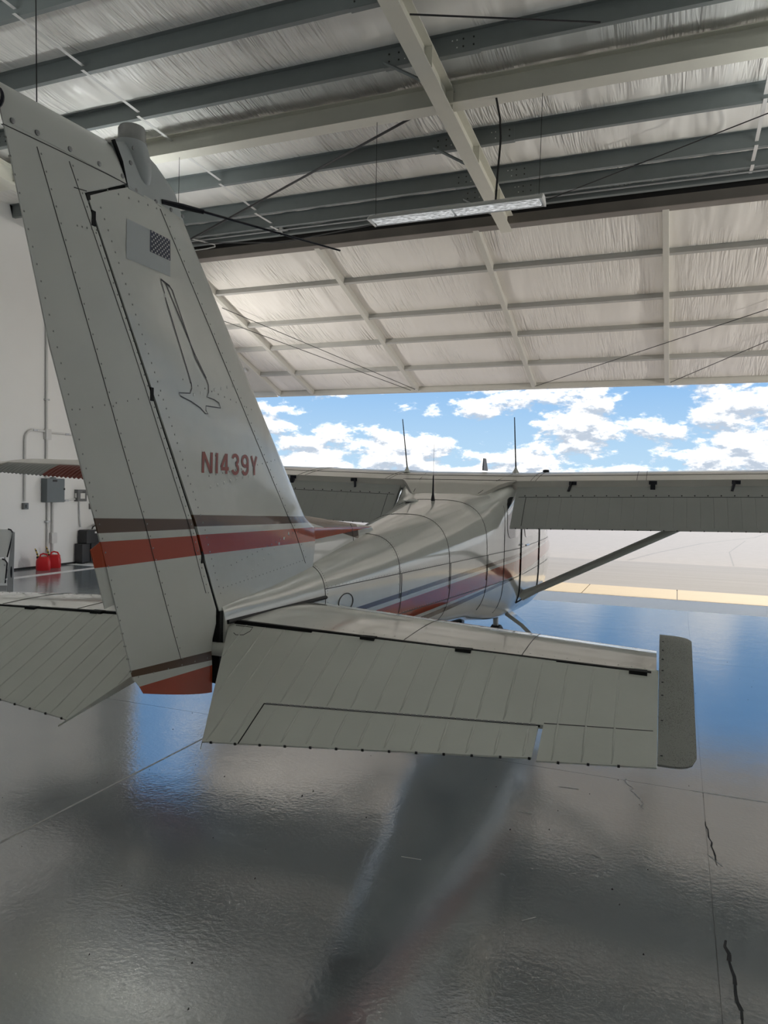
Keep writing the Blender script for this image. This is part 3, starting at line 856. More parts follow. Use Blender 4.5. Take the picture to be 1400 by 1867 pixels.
part(MB().lathe([(0.047, 0), (0.047, 0.012), (0.043, 0.012), (0.043, 0.05), (0.039, 0.058), (0.02, 0.062), (0.001, 0.063)], 22, Matrix.Translation((0, -0.575, 1.636))), 'beacon_lens', M['beacon'], capo, smooth=35)
jg = MB().loft([[(x, y, z) for x in (-0.027, 0.027)] + [(x, y + 0.010, z - 0.016) for x in (0.027, -0.027)] for y, z in [(lerp(y_H(1.40) - 0.004, -0.634, t), lerp(1.40, 1.4875, t)) for t in (0, 0.5, 1.0)]])
part(jg, 'jog_gap', M['gap'], fin)
for sg in (1, -1):
    part(MB().tube([(sg * 0.036, -0.640, 1.488), (sg * 0.038, -0.668, 1.545), (sg * 0.030, -0.696, 1.600)], [0.003, 0.006, 0.007], 6), 'cap_gap_seal', M['gap'], capo)
    seam('cap_joint', capo, [[(sg * 0.037, -0.632, 1.486), (sg * 0.037, -0.60, 1.479), (sg * 0.037, -0.48, 1.479), (sg * 0.026, -0.36, 1.480), (sg * 0.006, -0.295, 1.480)]], r=0.0022)
sc_ = MB()
for (y, z) in ((-0.60, 1.485), (-0.50, 1.487), (-0.42, 1.49), (-0.345, 1.495), (-0.625, 1.56), (-0.612, 1.61)):
    sc_.lathe([(0.0075, 0), (0.0065, 0.003), (0.001, 0.004)], 10, Matrix.Translation((0.036 if y < -0.4 else 0.028, y, z)) @ Matrix.Rotation(PI / 2, 4, 'Y'))
part(sc_, 'cap_screws', M['screw'], capo)['kind'] = 'stuff'
# nav antenna whiskers
for sg in (1, -1):
    b = MB().tube([(sg * 0.03, -0.46, 1.503), (sg * 0.07, -0.40, 1.503), (sg * 0.11, -0.34, 1.503)], [0.008, 0.010, 0.008], 8).tube([(sg * 0.11, -0.34, 1.503), (sg * 0.40, 0.165, 1.50)], [0.0045, 0.0035], 6)
    part(b, 'whisker_antenna', M['ink'])

# --- rudder
ZJ = 1.40
def rud_front(z):
    if z < 0.11: return interp([(-0.26, -0.085), (-0.13, -0.10), (-0.05, -0.115), (0.02, -0.10), (0.06, -0.075), (0.12, -0.115)], z)
    return y_H(z) - 0.0035 - 0.0035 * max(0.0, 1 - z / 1.3)
def rud_loop(z, front, n=14):
    y0, y1 = front(z), y_TE(z); R = []
    for k in range(n + 1):
        t = 1 - math.cos(k / n * PI / 2); y = lerp(y0, y1, t)
        h = fin_half(y, z) if z > -0.05 else fin_half(y, z) * (1 - 0.35 * ((-0.05 - z) / 0.2))
        R.append((h * math.sqrt(min(1.0, t * 12 + 0.86)), y, z))
    return R + [(-x, y, zz) for x, y, zz in reversed(R)]
rz = [-0.235, -0.22, -0.18, -0.13] + [-0.08 + k * (ZJ + 0.08) / 26 for k in range(27)]
def rud_TE_low(z): return y_TE(z)
# bottom edge rises toward the rear, so lower the front corner only
rl = []
for z in rz:
    l = rud_loop(z, rud_front)
    if z < -0.08:
        yr = -0.52; 
        l2 = []
        for (x, y, q) in l:
            f = max(0, min(1, (-0.09 - y) / 0.43)); k = (-0.08 - z) / 0.155
            l2.append((x * (1 - 0.3 * k ** 3), y, -0.08 - k * (0.155 - 0.105 * f ** 1.2) ))
        l = l2
    rl.append(l)
rud = part(MB().loft(rl), 'rudder', M['rudder'], smooth=50)
# horn / top: reaches forward over the fin
def top_front(z): return interp([(1.405, -0.66), (1.4751, -0.640), (1.49, -0.635), (1.60, -0.690)], z)
def jog_front(z): return lerp(y_H(ZJ) - 0.008, -0.640, (z - ZJ) / 0.09)
tl = [rud_loop(z, jog_front) for z in (ZJ, ZJ + 0.03, ZJ + 0.06, ZJ + 0.09)] 
part(MB().loft(tl), 'rudder_upper', M['rudder'], rud, smooth=50)
tl = []
for k in range(9):
    t = k / 8; l = []
    for (x, y, z) in rud_loop(ZJ + 0.09, lambda z: -0.640, 14):
        f = max(0, min(1, (-0.64 - y) / 0.435))
        zt = lerp(1.600, 1.578, f); zb = lerp(1.488, 1.488, f)
        yy_ = y - 0.055 * t * (1 - f) - 0.03 * t * f
        l.append((x * math.sqrt(max(0.03, 1 - t ** 2.6)) * 1.05, yy_, lerp(zb, zt, t)))
    tl.append(l)
rcap = part(MB().loft(tl), 'rudder_cap', M['rudder'], rud, smooth=50)
# red-ringed tail light at the top rear corner
part(MB().lathe([(0.026, 0), (0.030, 0.006), (0.026, 0.012)], 16, Matrix.Translation((0, -1.086, 1.532)) @ Matrix.Rotation(PI / 2, 4, 'X')), 'tail_light_bezel', M['ink'], rud, smooth=True)
part(MB().lathe([(0.027, 0), (0.024, 0.018), (0.012, 0.028), (0.001, 0.030)], 16, Matrix.Translation((0, -1.092, 1.532)) @ Matrix.Rotation(PI / 2, 4, 'X')), 'tail_light_lens', M['beacon'], rud, smooth=True)
for sg in (1, -1):
    def rline(y0, z0, y1, z1, n=24):
        return [(sg * (fin_half(lerp(y0, y1, k / n), lerp(z0, z1, k / n)) + 0.0004), lerp(y0, y1, k / n), lerp(z0, z1, k / n)) for k in range(n + 1)]
    seam('skin_seam', rud, [rline(-0.969, 1.463, -0.649, 0.722), rline(-0.649, 0.722, -0.298, -0.065), rline(-0.864, 1.467, -0.615, 1.016), rline(-0.615, 1.016, -0.17, 0.162), rline(-1.07, 1.478, -0.645, 1.488), rline(-0.845, 1.402, -0.80, 1.408)], r=0.0014)
    rv = []
    for (y0, z0, y1, z1, n) in ((-1.06, 1.45, -0.71, 0.44, 24), (-0.71, 0.44, -0.555, -0.05, 11), (-0.955, 1.45, -0.64, 0.722, 18), (-0.64, 0.722, -0.29, -0.06, 19), (-0.85, 1.46, -0.60, 1.016, 14), (-0.60, 1.016, -0.155, 0.162, 26),
                                (-0.80, 0.78, -0.48, 0.86, 7), (-0.83, 1.30, -0.76, 1.31, 4), (-0.52, -0.075, -0.14, -0.09, 5)):
        for p in rline(y0, z0, y1, z1, n): rv.append((p, (sg, 0, 0)))
    rivets(rud, rv, r=0.0036)
    sc_ = MB()
    for t in (0.04, 0.22, 0.48, 0.74, 0.97):
        y = lerp(-1.06, -0.65, t); z = lerp(1.497, 1.505, t)
        h = fin_half(y, 1.49)
        sc_.lathe([(0.008, 0), (0.007, 0.003), (0.001, 0.004)], 10, Matrix.Translation((sg * (h + 0.0005), y, z)) @ Matrix.Rotation(sg * PI / 2, 4, 'Y'))
    part(sc_, 'cap_screws', M['screw'], rud)['kind'] = 'stuff'
# bent trim tab riveted on the trailing edge
tab = MB().loft([[(0.002, -0.70, 0.385), (0.002, -0.60, 0.190), (-0.002, -0.60, 0.190), (-0.002, -0.70, 0.385)],
                 [(-0.008, -0.733, 0.362), (-0.008, -0.668, 0.172), (-0.011, -0.668, 0.172), (-0.011, -0.733, 0.362)]])
part(tab, 'trim_tab', M['rudder'], rud)

# --- decals on the right of the fin
def on_fin(poly_yz, off):
    return [(fin_half(y, z) + off, y, z) for y, z in poly_yz]
def decal(name, pts_fn_y0, y1, z0, z1, m, off, parent, n=10):
    b = MB()
    for j in range(n + 1):
        for i in range(n + 1):
            y = lerp(pts_fn_y0, y1, i / n); z = lerp(z0, z1, j / n); b.v.append((fin_half(y, z) + off, y, z))
    for j in range(n):
        for i in range(n):
            a = j * (n + 1) + i; b.f.append((a, a + 1, a + n + 2, a + n + 1))
    return part(b, name, M[m], parent, smooth='all')
fld = decal('flag_decal', -0.641, -0.433, 1.262, 1.384, 'flag_pale', 0.0012, fin)
decal('flag_canton', -0.5355, -0.433, 1.3145, 1.384, 'canton', 0.0018, fin)
sm = MB()
for r in range(9):
    for c in range(6 if r % 2 == 0 else 5):
        yc = -0.5355 + 0.1025 * ((c + 0.5) / 6 + (0.0 if r % 2 == 0 else 1 / 12)); zc = 1.384 - 0.0695 * (r + 0.5) / 9
        star = []
        for k in range(10):
            R = 0.0042 if k % 2 == 0 else 0.0019; a = PI / 2 + k * PI / 5; star.append((yc + R * math.cos(a), zc + R * math.sin(a)))
        pts = on_fin(star, 0.0024); cpt = (fin_half(yc, zc) + 0.0024, yc, zc); k0 = len(sm.v)
        sm.v += pts + [cpt]; sm.f += [(k0 + i, k0 + (i + 1) % 10, k0 + 10) for i in range(10)]
tag(part(sm, 'flag_stars', M['star'], fin, weld=False), kind='stuff')
def ribbon(pts, w, off):
    b = MB(); P = [Vector((y, z)) for y, z in pts]; k0 = 0
    dense = []
    for a, c in zip(P, P[1:]):
        n = max(1, int((c - a).length / 0.02))
        for k in range(n): dense.append(a.lerp(c, k / n))
    dense.append(P[-1])
    for i, p in enumerate(dense):
        d = (dense[min(i + 1, len(dense) - 1)] - dense[max(0, i - 1)])
        d = d.normalized() if d.length > 1e-9 else Vector((1, 0)); n = Vector((-d.y, d.x)) * w
        for q in (p - n, p + n): b.v.append((fin_half(q.x, q.y) + off, q.x, q.y))
    for i in range(len(dense) - 1): b.f.append((2 * i, 2 * i + 1, 2 * i + 3, 2 * i + 2))
    return b
bird = [(-0.483, 1.24), (-0.462, 1.199)]
bird2 = [(-0.458, 1.187), (-0.456, 1.181), (-0.315, 0.921), (-0.312, 0.906), (-0.321, 0.887), (-0.381, 0.881), (-0.372, 0.871), (-0.314, 0.859), (-0.261, 0.842), (-0.233, 0.825), (-0.216, 0.825), (-0.23, 0.837), (-0.23, 0.853), (-0.138, 0.855), (-0.149, 0.873), (-0.178, 0.881), (-0.224, 0.886), (-0.214, 0.905), (-0.215, 0.929), (-0.225, 0.945), (-0.291, 1.009), (-0.422, 1.219), (-0.437, 1.229), (-0.463, 1.235), (-0.483, 1.24)]
bb = MB()
for l, w in ((bird, 0.0016), (bird2, 0.0019), ([(-0.457, 1.233), (-0.30, 1.03), (-0.229, 0.953)], 0.0019), ([(-0.483, 1.2405), (-0.437, 1.2295)], 0.003)):
    r_ = ribbon(l, w, 0.0016); bb.add(r_.v, r_.f)
part(bb, 'bird_outline', M['ink'], fin, weld=False)
# registration lettering, drawn stroke by stroke in a condensed block face
def stroke(b, pts, w):
    r_ = ribbon(pts, w, 0.0016); b.add(r_.v, r_.f)
def letter(ch):
    L = []
    def arc(cx, cy, rx, ry, a0, a1, n=16): return [(cx + rx * math.cos(math.radians(lerp(a0, a1, k / n))), cy + ry * math.sin(math.radians(lerp(a0, a1, k / n)))) for k in range(n + 1)]
    if ch == 'N': L = [[(0, 0), (0, 1)], [(0.03, 0.98), (0.97, 0.02)], [(1, 0), (1, 1)]]
    if ch == '1': L = [[(0.62, 0), (0.62, 1)], [(0.60, 0.92), (0.25, 0.80)]]
    if ch == '4': L = [[(0.74, 0), (0.74, 1)], [(0.66, 0.97), (0.02, 0.29)], [(-0.02, 0.25), (1.08, 0.25)]]
    if ch == '3': L = [arc(0.5, 0.745, 0.46, 0.215, 165, -80), arc(0.5, 0.27, 0.48, 0.23, 80, -165)]
    if ch == '9': L = [arc(0.5, 0.70, 0.46, 0.26, 0, 360, 24), [(0.96, 0.70), (0.96, 0.32)], arc(0.5, 0.32, 0.46, 0.28, 0, -155)]
    if ch == 'Y': L = [[(0, 1), (0.5, 0.45)], [(1, 1), (0.5, 0.45)], [(0.5, 0.5), (0.5, 0)]]
    return L
rg = MB(); yc = -0.2385
for ch, wd, gap in (('N', 0.049, 0.0215), ('1', 0.018, 0.021), ('4', 0.045, 0.026), ('3', 0.043, 0.026), ('9', 0.045, 0.026), ('Y', 0.042, 0)):
    for l in letter(ch):
        stroke(rg, [(yc + wd * u, 0.6105 + 0.076 * v) for u, v in l], 0.0068)
    yc += wd + gap
part(rg, 'registration_lettering', M['reg'], fin, weld=False)

# --- horizontal stabilizer
def stab_z(x): return -0.014 * abs(x)
def stab_LE(x): x = abs(x); return lerp(0.70, 0.405, x / 1.6)
def stab_ht(x): return lerp(0.047, 0.020, abs(x) / 1.6)
def stab_loop(x, n=16, sc=1.0):
    le, te = stab_LE(x), 0.010; h = stab_ht(x); c = (le - te) / 0.60; R = []
    for k in range(n + 1):
        t = 1 - math.cos(k / n * PI / 2); y = lerp(le, te, t); R.append((y, h * naca(t * 0.60) / naca(0.30) * sc))
    return [(x, y, stab_z(x) + z) for y, z in R] + [(x, y, stab_z(x) - z) for y, z in reversed(R)]
PH = 0.424; CPH, SPH = math.cos(PH), math.sin(PH)
def elv_te(x): return 0.595 - 0.142 * (abs(x) - 0.27)
def elv_pt(x, s, t=0.0):
    """x span, s chord aft of the hinge, t thickness offset normal to the surface"""
    return (x, -s * CPH - t * SPH, stab_z(x) - s * SPH + t * CPH)
def elv_ht(x, s):
    h0 = stab_ht(x) * 0.76
    if s < 0: return h0 * math.sqrt(max(0.0, 1 - (s / -0.035) ** 2)) if s > -0.035 else 0.0
    return lerp(h0, 0.0025, min(1, s / elv_te(x)))
XI, XO = 0.035, 1.622
def inner_s(s): return XI + (0.27 - XI) * max(0, s) / 0.595     # x of the slanted inboard edge
def elv_strip(xa, xb, s0f, s1f, nx=10, ns=12):
    b = MB(); top = []; bot = []
    for i in range(nx + 1):
        x = lerp(xa, xb, i / nx); r1 = []; r2 = []
        for k in range(ns + 1):
            s = lerp(s0f(x), s1f(x), k / ns); xx = max(x, inner_s(s)) if xa < 0.3 else x
            h = elv_ht(xx, s); r1.append(elv_pt(xx, s, h)); r2.append(elv_pt(xx, s, -h))
        top.append(r1); bot.append(r2)
    loops = [a + list(reversed(c)) for a, c in zip(top, bot)]
    return b.loft(loops, True)
def tab_s(x): return 0.398 - 0.099 * (x - 0.386)
for sg in (1, -1):
    mk = (lambda b: b) if sg == 1 else mirror
    sl = [stab_loop(x) for x in [0.03 + (1.616 - 0.03) * k / 20 for k in range(21)]]
    stab = part(mk(MB().loft(sl)), 'horizontal_stabilizer', M['paint'], smooth=50)
    sm_ = []
    for x in (0.75, 1.18):
        sm_.append([(x, y, stab_z(x) + stab_ht(x) * naca((stab_LE(x) - y) / (stab_LE(x) - .01) * 0.60) / naca(0.30) + 0.0004) for y in [lerp(stab_LE(x), 0.02, k / 12) for k in range(13)]])
    o = MB()
    for l in sm_: o.tube(l, 0.0016, 4)
    tag(part(mk(o), 'skin_seam', M['seam'], stab, weld=False), kind='stuff')
    rv = []
    for t in (0.06, 0.28, 0.92):
        for k in range(34):
            x = lerp(0.2, 1.58, k / 33); le = stab_LE(x); y = lerp(le, 0.01, t)
            rv.append(((sg * x, y, stab_z(x) + stab_ht(x) * naca(t * 0.60) / naca(0.30)), (0, 0, 1)))
    rivets(stab, rv, r=0.0036)
    # dark rubber seal along the fuselage
    part(mk(MB().tube([fus_side(y, 0.044 - 0.012 * (0.7 - y), 0.004) for y in [-0.05 + k * 0.072 for k in range(11)]], 0.009, 6)), 'root_seal', M['rubber'], stab)
    # black hinge gap
    part(mk(MB().loft([[(x, -0.004, stab_z(x) - stab_ht(x) * 0.7), (x, 0.014, stab_z(x) - stab_ht(x) * 0.7), (x, 0.014, stab_z(x) + stab_ht(x) * 0.80), (x, -0.005, stab_z(x) + stab_ht(x) * 0.80)] for x in (0.05, 0.5, 1.0, 1.60)])), 'hinge_gap', M['gap'], stab)
    for x in (0.62, 0.98, 1.56):
        part(mk(MB().box((x - 0.028, -0.022, stab_z(x) + 0.006), (x + 0.028, 0.012, stab_z(x) + stab_ht(x) * 0.80 + 0.002))), 'hinge_bracket', M['gap'], stab)
    # elevator
    s_front = lambda x: -0.034
    if sg == 1:
        b = elv_strip(XI, 0.395, s_front, elv_te, 16)
        c = elv_strip(0.395, 1.299, s_front, lambda x: tab_s(x) - 0.004, 20); b.add(c.v, c.f)
        c = elv_strip(1.299, XO, s_front, elv_te, 8); b.add(c.v, c.f)
    else:
        b = elv_strip(XI, XO, s_front, elv_te, 30)
    elv = part(mk(b), 'elevator', M['paint_dull'], smooth=40)
    if sg == 1:
        tb = elv_strip(0.395, 1.284, lambda x: tab_s(x) + 0.002, lambda x: elv_te(x) - 0.012 * (x - 0.39), 18)
        tabo = part(tb, 'trim_tab', M['paint_dull'], elv, smooth=40)
        hg = MB()
        k = 0; x = 0.40
        while x < 1.27:
            hg.tube([elv_pt(x, tab_s(x), elv_ht(x, tab_s(x)) + 0.001), elv_pt(x + 0.016, tab_s(x + 0.016), elv_ht(x, tab_s(x)) + 0.001)], 0.0035, 6); x += 0.0205
        part(hg, 'piano_hinge', M['screw'], elv, weld=False)
        part(MB().tube([elv_pt(x, tab_s(x), elv_ht(x, tab_s(x)) - 0.002) for x in (0.39, 0.8, 1.29)], 0.0035, 4), 'hinge_shadow_gap', M['gap'], elv)
        part(MB().tube([elv_pt(0.392, s, elv_ht(0.392, s) + 0.0003) for s in (0.40, 0.50, 0.578)], 0.0022, 4), 'tab_end_gap', M['gap'], elv)
        part(MB().tube([elv_pt(x, lerp(0.297, 0.262, (x - 1.30) / 0.31), elv_ht(x, 0.28) + 0.0003) for x in (1.30, 1.4, 1.5, 1.61)], 0.0015, 4), 'skin_seam', M['seam'], elv)
    # pressed stiffening beads, chordwise
    x = 0.118; k = 0
    while x < 1.58:
        s1 = elv_te(x) - 0.004
        s0 = 0.01
        if x < 0.27: s1 = min(s1, (x - XI) / (0.27 - XI) * 0.595 - 0.01)
        segs = [(s0, s1)]
        if sg == 1 and 0.40 < x < 1.285: segs = [(s0, tab_s(x) - 0.012), (tab_s(x) + 0.014, elv_te(x) - 0.014)]
        bd = MB()
        for (a, c) in segs:
            w = 0.006
            for (u, v) in ((a, c),):
                n = 4; lp_ = []
                for q in range(n + 1):
                    s = lerp(u, v, q / n); h = elv_ht(x, s); hh = 0.0026 * (1 if 0 < q < n else 0.2)
                    lp_.append([elv_pt(x - w, s, h - 0.0012), elv_pt(x, s, h + hh), elv_pt(x + w, s, h - 0.0012), elv_pt(x, s, h - 0.004)])
                bd.loft(lp_, True)
        if s1 - s0 > 0.06: part(mk(bd), 'stiffener_bead', M['paint_dull'], elv, smooth='all')
        x += 0.0815; k += 1
    # rivet nubs on the trailing edge
    nb = MB(); x = 0.30
    while x < 1.60:
        if not (sg == 1 and 1.28 < x < 1.31): nb.box([q - 0.0035 for q in elv_pt(x, elv_te(x) - (0.012 * (x - .39) if sg == 1 and .39 < x < 1.29 else 0), 0)], [q + 0.0035 for q in elv_pt(x, elv_te(x) - (0.012 * (x - .39) if sg == 1 and .39 < x < 1.29 else 0), 0)])
        x += 0.0815
    tag(part(mk(nb), 'edge_rivets', M['rubber'], elv, weld=False), kind='stuff')
    # small hatch outline inboard and scuffs
    hq = [(0.075, 0.02), (0.15, 0.02), (0.15, 0.045), (0.135, 0.07), (0.105, 0.075), (0.09, 0.065)]
    part(mk(MB().tube([elv_pt(x, s, elv_ht(x, s) + 0.0004) for x, s in hq], 0.0015, 4)), 'access_hatch_rim', M['seam'], elv)
    # balance horn tip
    def tip_ring(x, k):
        r = 0.03 * (1 - math.sqrt(max(0, 1 - k ** 4)))
        a, c = -0.238 + r * 0.6, 0.402 - 0.142 * 0.08 - r * 1.6 ; R = []
        for j in range(15):
            t = j / 14; s = lerp(a, c, 0.5 - 0.5 * math.cos(PI * t)); h = 0.024 * math.sqrt(max(0.0, min(1, (s - a) / 0.05 + 0.02))) if s < a + 0.05 else lerp(0.024, 0.004, (s - a - 0.05) / (c - a - 0.05))
            R.append((s, h * math.sqrt(max(0.05, 1 - 0.85 * k ** 3))))
        return [elv_pt(x, s, h) for s, h in R] + [elv_pt(x, s, -h) for s, h in reversed(R)]
    tp = MB().loft([tip_ring(lerp(1.6235, 1.726, q / 8), q / 8) for q in range(9)])
    tipo = part(mk(tp), 'balance_horn_tip', M['speckle'], elv, smooth=50)
    sc_ = MB()
    for s in (-0.17, -0.12, -0.07, -0.01, 0.05, 0.11, 0.22, 0.36):
        h = 0.022 if s < 0.05 else lerp(0.022, 0.006, (s - .05) / .33)
        sc_.lathe([(0.004, 0), (0.003, 0.002), (0.0005, 0.0025)], 8, Matrix.Translation(elv_pt(1.634, s, h)) @ Matrix.Rotation(-PH * 1.0, 4, 'X'))
    tag(part(mk(sc_), 'tip_screws', M['rubber'], elv, weld=False), kind='stuff')
    part(mk(MB().box((1.575, 0.02, stab_z(1.6) - 0.012), (1.612, 0.10, stab_z(1.6) + 0.014))), 'tip_rib', M['paint'], stab, bevel=0.004)
# torque tube and dark bay under the tail cone end
part(MB().tube([(-0.10, -0.088, -0.065), (0.075, -0.088, -0.065)], 0.026, 14), 'elevator_torque_tube', M['paint_dull'], smooth=True)
part(MB().box((-0.035, -0.085, -0.20), (0.035, -0.03, 0.08)), 'tail_bay', M['gap'])
part(MB().box((-0.02, -0.09, -0.012), (0.02, -0.06, 0.10)), 'rudder_hinge', M['gap'])

# --- wings
WY = 3.62                                                        # rear lip of the fixed upper skin
def wing_par(x):
    x = abs(x)
    if x < 2.6: return 4.98, 3.36, 0.640 + 0.024 * x + 0.0                  # LE y, neutral TE y, lip height
    t = (x - 2.6) / 2.9
    return lerp(4.98, 4.74, t), lerp(3.36, 3.58, t), 0.640 + 0.024 * x
def wing_up(x, y):                                                # upper surface height
    le, te, zl = wing_par(x); c = le - te; s = (le - y) / c
    sl = (le - WY) / 1.62
    def prof(q): q = max(0, min(1, q)); return c * (0.175 * naca(q) + 0.10 * q * (1 - q))
    return zl + prof(s) - prof(0.84) - 0.10 * (WY - y) * -0.16 + 0.0
def wing_lo(x, y):
    le, te, zl = wing_par(x); c = le - te; s = max(0, min(1, (le - y) / c))
    return wing_up(x, y) - c * 0.235 * naca(s) - 0.004
def wing_loop(x, ycut, n=20):
    le, te, _ = wing_par(x); yc = ycut if ycut else te; R = []
    for k in range(n + 1):
        t = 1 - math.cos(k / n * PI / 2); R.append(lerp(le, yc, t))
    return [(x, y, wing_up(x, y)) for y in R] + [(x, y, wing_lo(x, y)) for y in reversed(R)]
def aileron_hinge(x): return lerp(3.66, 3.80, (abs(x) - 2.62) / 2.6)
for sg in (1, -1):
    mk = (lambda b: b) if sg == 1 else mirror
    b = MB().loft([wing_loop(x, WY) for x in [0.40 + (2.60 - 0.40) * k / 10 for k in range(11)]])
    c = MB().loft([wing_loop(x, aileron_hinge(x)) for x in [2.60 + (5.25 - 2.60) * k / 12 for k in range(13)]]); b.add(c.v, c.f)
    tipl = []
    for k in range(7):
        x = 5.25 + 0.26 * k / 6; q = math.sqrt(max(0.02, 1 - (k / 6) ** 2)); l = wing_loop(x, None)
        le, te, _ = wing_par(x); ym = (le + te) / 2 - 0.1; zm = (wing_up(x, ym) + wing_lo(x, ym)) / 2
        tipl.append([(x, ym + (y - ym) * (0.55 + 0.45 * q), zm + (z - zm) * q) for _, y, z in l])
    c = MB().loft(tipl); b.add(c.v, c.f)
    wing = part(mk(b), 'wing', M['wing'] if sg == 1 else M['wing_l'], smooth=45)
    # spanwise and chordwise skin seams
    sm_ = MB()
    sm_.tube([(x, 3.86, wing_up(x, 3.86) + 0.0005) for x in [0.3 + 0.1 * k for k in range(24)]], 0.0028, 4)
    for x in (0.62, 0.66, 1.45, 1.52):
        sm_.tube([(x, y, wing_up(x, y) + 0.0005) for y in [WY + 0.05 * k for k in range(18)]], 0.0022, 4)
    tag(part(mk(sm_), 'skin_seam', M['seam'], wing, weld=False), kind='stuff')
    # flap, lowered
    FA = math.radians(45)
    def flap_pt(x, s, t, zl=None):
        zl = 0.640 + 0.024 * x
        yn, zn = WY + 0.045, zl - 0.035
        return (x, yn - s * math.cos(FA) - t * math.sin(FA), zn - s * math.sin(FA) * 1.0 + t * math.cos(FA))
    FC = 0.492
    def flap_loop(x, n=14):
        R = []
        for k in range(n + 1):
            q = 1 - math.cos(k / n * PI / 2); s = lerp(-0.02, FC, q); R.append((s, 0.155 * 0.5 * FC * naca(max(0, (s + 0.02) / (FC + 0.02))) * 1.25 + 0.002))
        return [flap_pt(x, s, h) for s, h in R] + [flap_pt(x, s, -h * 0.6) for s, h in reversed(R)]
    fl0 = MB().loft([flap_loop(x) for x in [0.512 + (2.58 - 0.512) * k / 12 for k in range(13)]])
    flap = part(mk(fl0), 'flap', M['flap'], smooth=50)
    sm_ = MB()
    def ftop(x, s): return flap_pt(x, s, 0.155 * 0.5 * FC * naca(max(0, (s + 0.02) / (FC + 0.02))) * 1.25 + 0.0025)
    sm_.tube([ftop(x, 0.165) for x in (0.54, 1.2, 1.9, 2.57)], 0.0022, 4)
    sm_.tube([ftop(0.60, 0.165 + k * 0.05) for k in range(7)], 0.0025, 4)
    tag(part(mk(sm_), 'skin_seam', M['seam'], flap, weld=False), kind='stuff')
    x = 0.70
    while x < 2.56:
        bd = MB().tube([ftop(x, 0.175), ftop(x, 0.30), ftop(x, 0.46)], 0.0024, 4)
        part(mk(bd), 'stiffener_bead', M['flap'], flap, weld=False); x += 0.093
    nb = MB(); x = 0.56
    while x < 2.57:
        nb.box([q - 0.004 for q in ftop(x, FC)], [q + 0.004 for q in ftop(x, FC)])
        nb.box([q - 0.004 for q in ftop(x + .03, 0.15)], [q + 0.004 for q in ftop(x + .03, 0.15)]); x += 0.0915
    tag(part(mk(nb), 'edge_rivets', M['rubber'], flap, weld=False), kind='stuff')
    # flap track arms and dark brackets under the lip
    for x, full in ((0.96, True), (1.57, False), (2.16, True)):
        a = MB()
        zl = 0.640 + 0.024 * x
        a.box((x - 0.03, WY - 0.004, zl - 0.035), (x + 0.03, WY + 0.03, zl - 0.006))
        if full: a.tube([(x - 0.01, WY - 0.004, zl - 0.012), ftop(x - 0.03, 0.10)], 0.011, 5); a.tube([(x + 0.02, WY - 0.004, zl - 0.012), ftop(x + 0.025, 0.02)], 0.007, 5)
        else: a.box((x - 0.018, WY - 0.03, zl - 0.075), (x + 0.018, WY + 0.0, zl - 0.03))
        part(mk(a), 'flap_track', M['ink'], wing)
    # cove behind the lip
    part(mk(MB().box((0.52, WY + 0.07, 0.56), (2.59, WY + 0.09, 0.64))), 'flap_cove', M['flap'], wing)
    # aileron: corrugated skin
    al = MB(); nseg = 172; loops = []
    for k in range(nseg + 1):
        x = lerp(2.63, 5.22, k / nseg); yh = aileron_hinge(x) - 0.012; te = wing_par(x)[1]; zt = wing_up(x, yh); 
        rip = 0.012 * (1 if (k % 4) < 2 else -1)
        drop = lerp(0.15, 0.075, (x - 2.63) / 2.6)
        zte = wing_up(x, te) - drop * 0.6
        loops.append([(x, yh, zt - 0.004), (x, lerp(yh, te, 0.15), lerp(zt, zte, 0.15) + rip * 0.3), (x, lerp(yh, te, 0.6), lerp(zt, zte, 0.6) + rip), (x, te, zte + rip * 0.5), (x, te, zte + rip * 0.5 - 0.006), (x, lerp(yh, te, 0.6), lerp(zt - 0.075, zte, 0.6) - rip), (x, lerp(yh, te, 0.12), lerp(zt - 0.085, zte, 0.12)), (x, yh, zt - 0.07)])
    al.loft(loops)
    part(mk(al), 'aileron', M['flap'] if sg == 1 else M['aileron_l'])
    # wing strut: streamlined tube with foot fairing
    f0 = Vector((0.50, 4.04, -0.36)); f1 = Vector((2.47, 4.465, 0.625)); d = (f1 - f0).normalized()
    nrm = d.cross(Vector((0, 1, 0))).normalized(); ch = Vector((0, 1, 0))
    lo_ = []
    for t in (0, 0.06, 0.12, 0.5, 0.94, 1.0):
        p = f0.lerp(f1, t); w = 0.065 if 0.05 < t < 0.97 else 0.08; h = 0.033 if 0.05 < t < 0.97 else 0.045
        lo_.append([p + ch * (w * math.cos(a)) + nrm * (h * math.sin(a)) for a in [2 * PI * q / 14 for q in range(14)]])
    part(mk(MB().loft(lo_)), 'wing_strut', M['paint_dull'], smooth=50)
    # main gear: sprung steel leg, wheel and tyre
    pts = [(0.36, 4.02, -0.50), (0.52, 4.02, -0.605), (0.85, 4.0, -0.90), (1.06, 3.98, -1.03)]
    lo_ = []
    for i, p in enumerate(pts):
        w = lerp(0.075, 0.045, i / 3); lo_.append([(p[0] - 0.012, p[1] + w, p[2] - 0.012), (p[0] - 0.012, p[1] - w, p[2] - 0.012), (p[0] + 0.012, p[1] - w, p[2] + 0.012), (p[0] + 0.012, p[1] + w, p[2] + 0.012)])
    leg = part(mk(MB().loft(lo_)), 'landing_gear_leg', M['paint'])
    Mw = Matrix.Translation((1.12, 3.98, -1.028)) @ Matrix.Rotation(PI / 2, 4, 'Y')
    part(mk(MB().lathe([(0.10, -0.075), (0.17, -0.078), (0.198, -0.055), (0.204, 0), (0.198, 0.055), (0.17, 0.078), (0.10, 0.075)], 28, Mw)), 'tyre', M['tyre'], smooth=40)
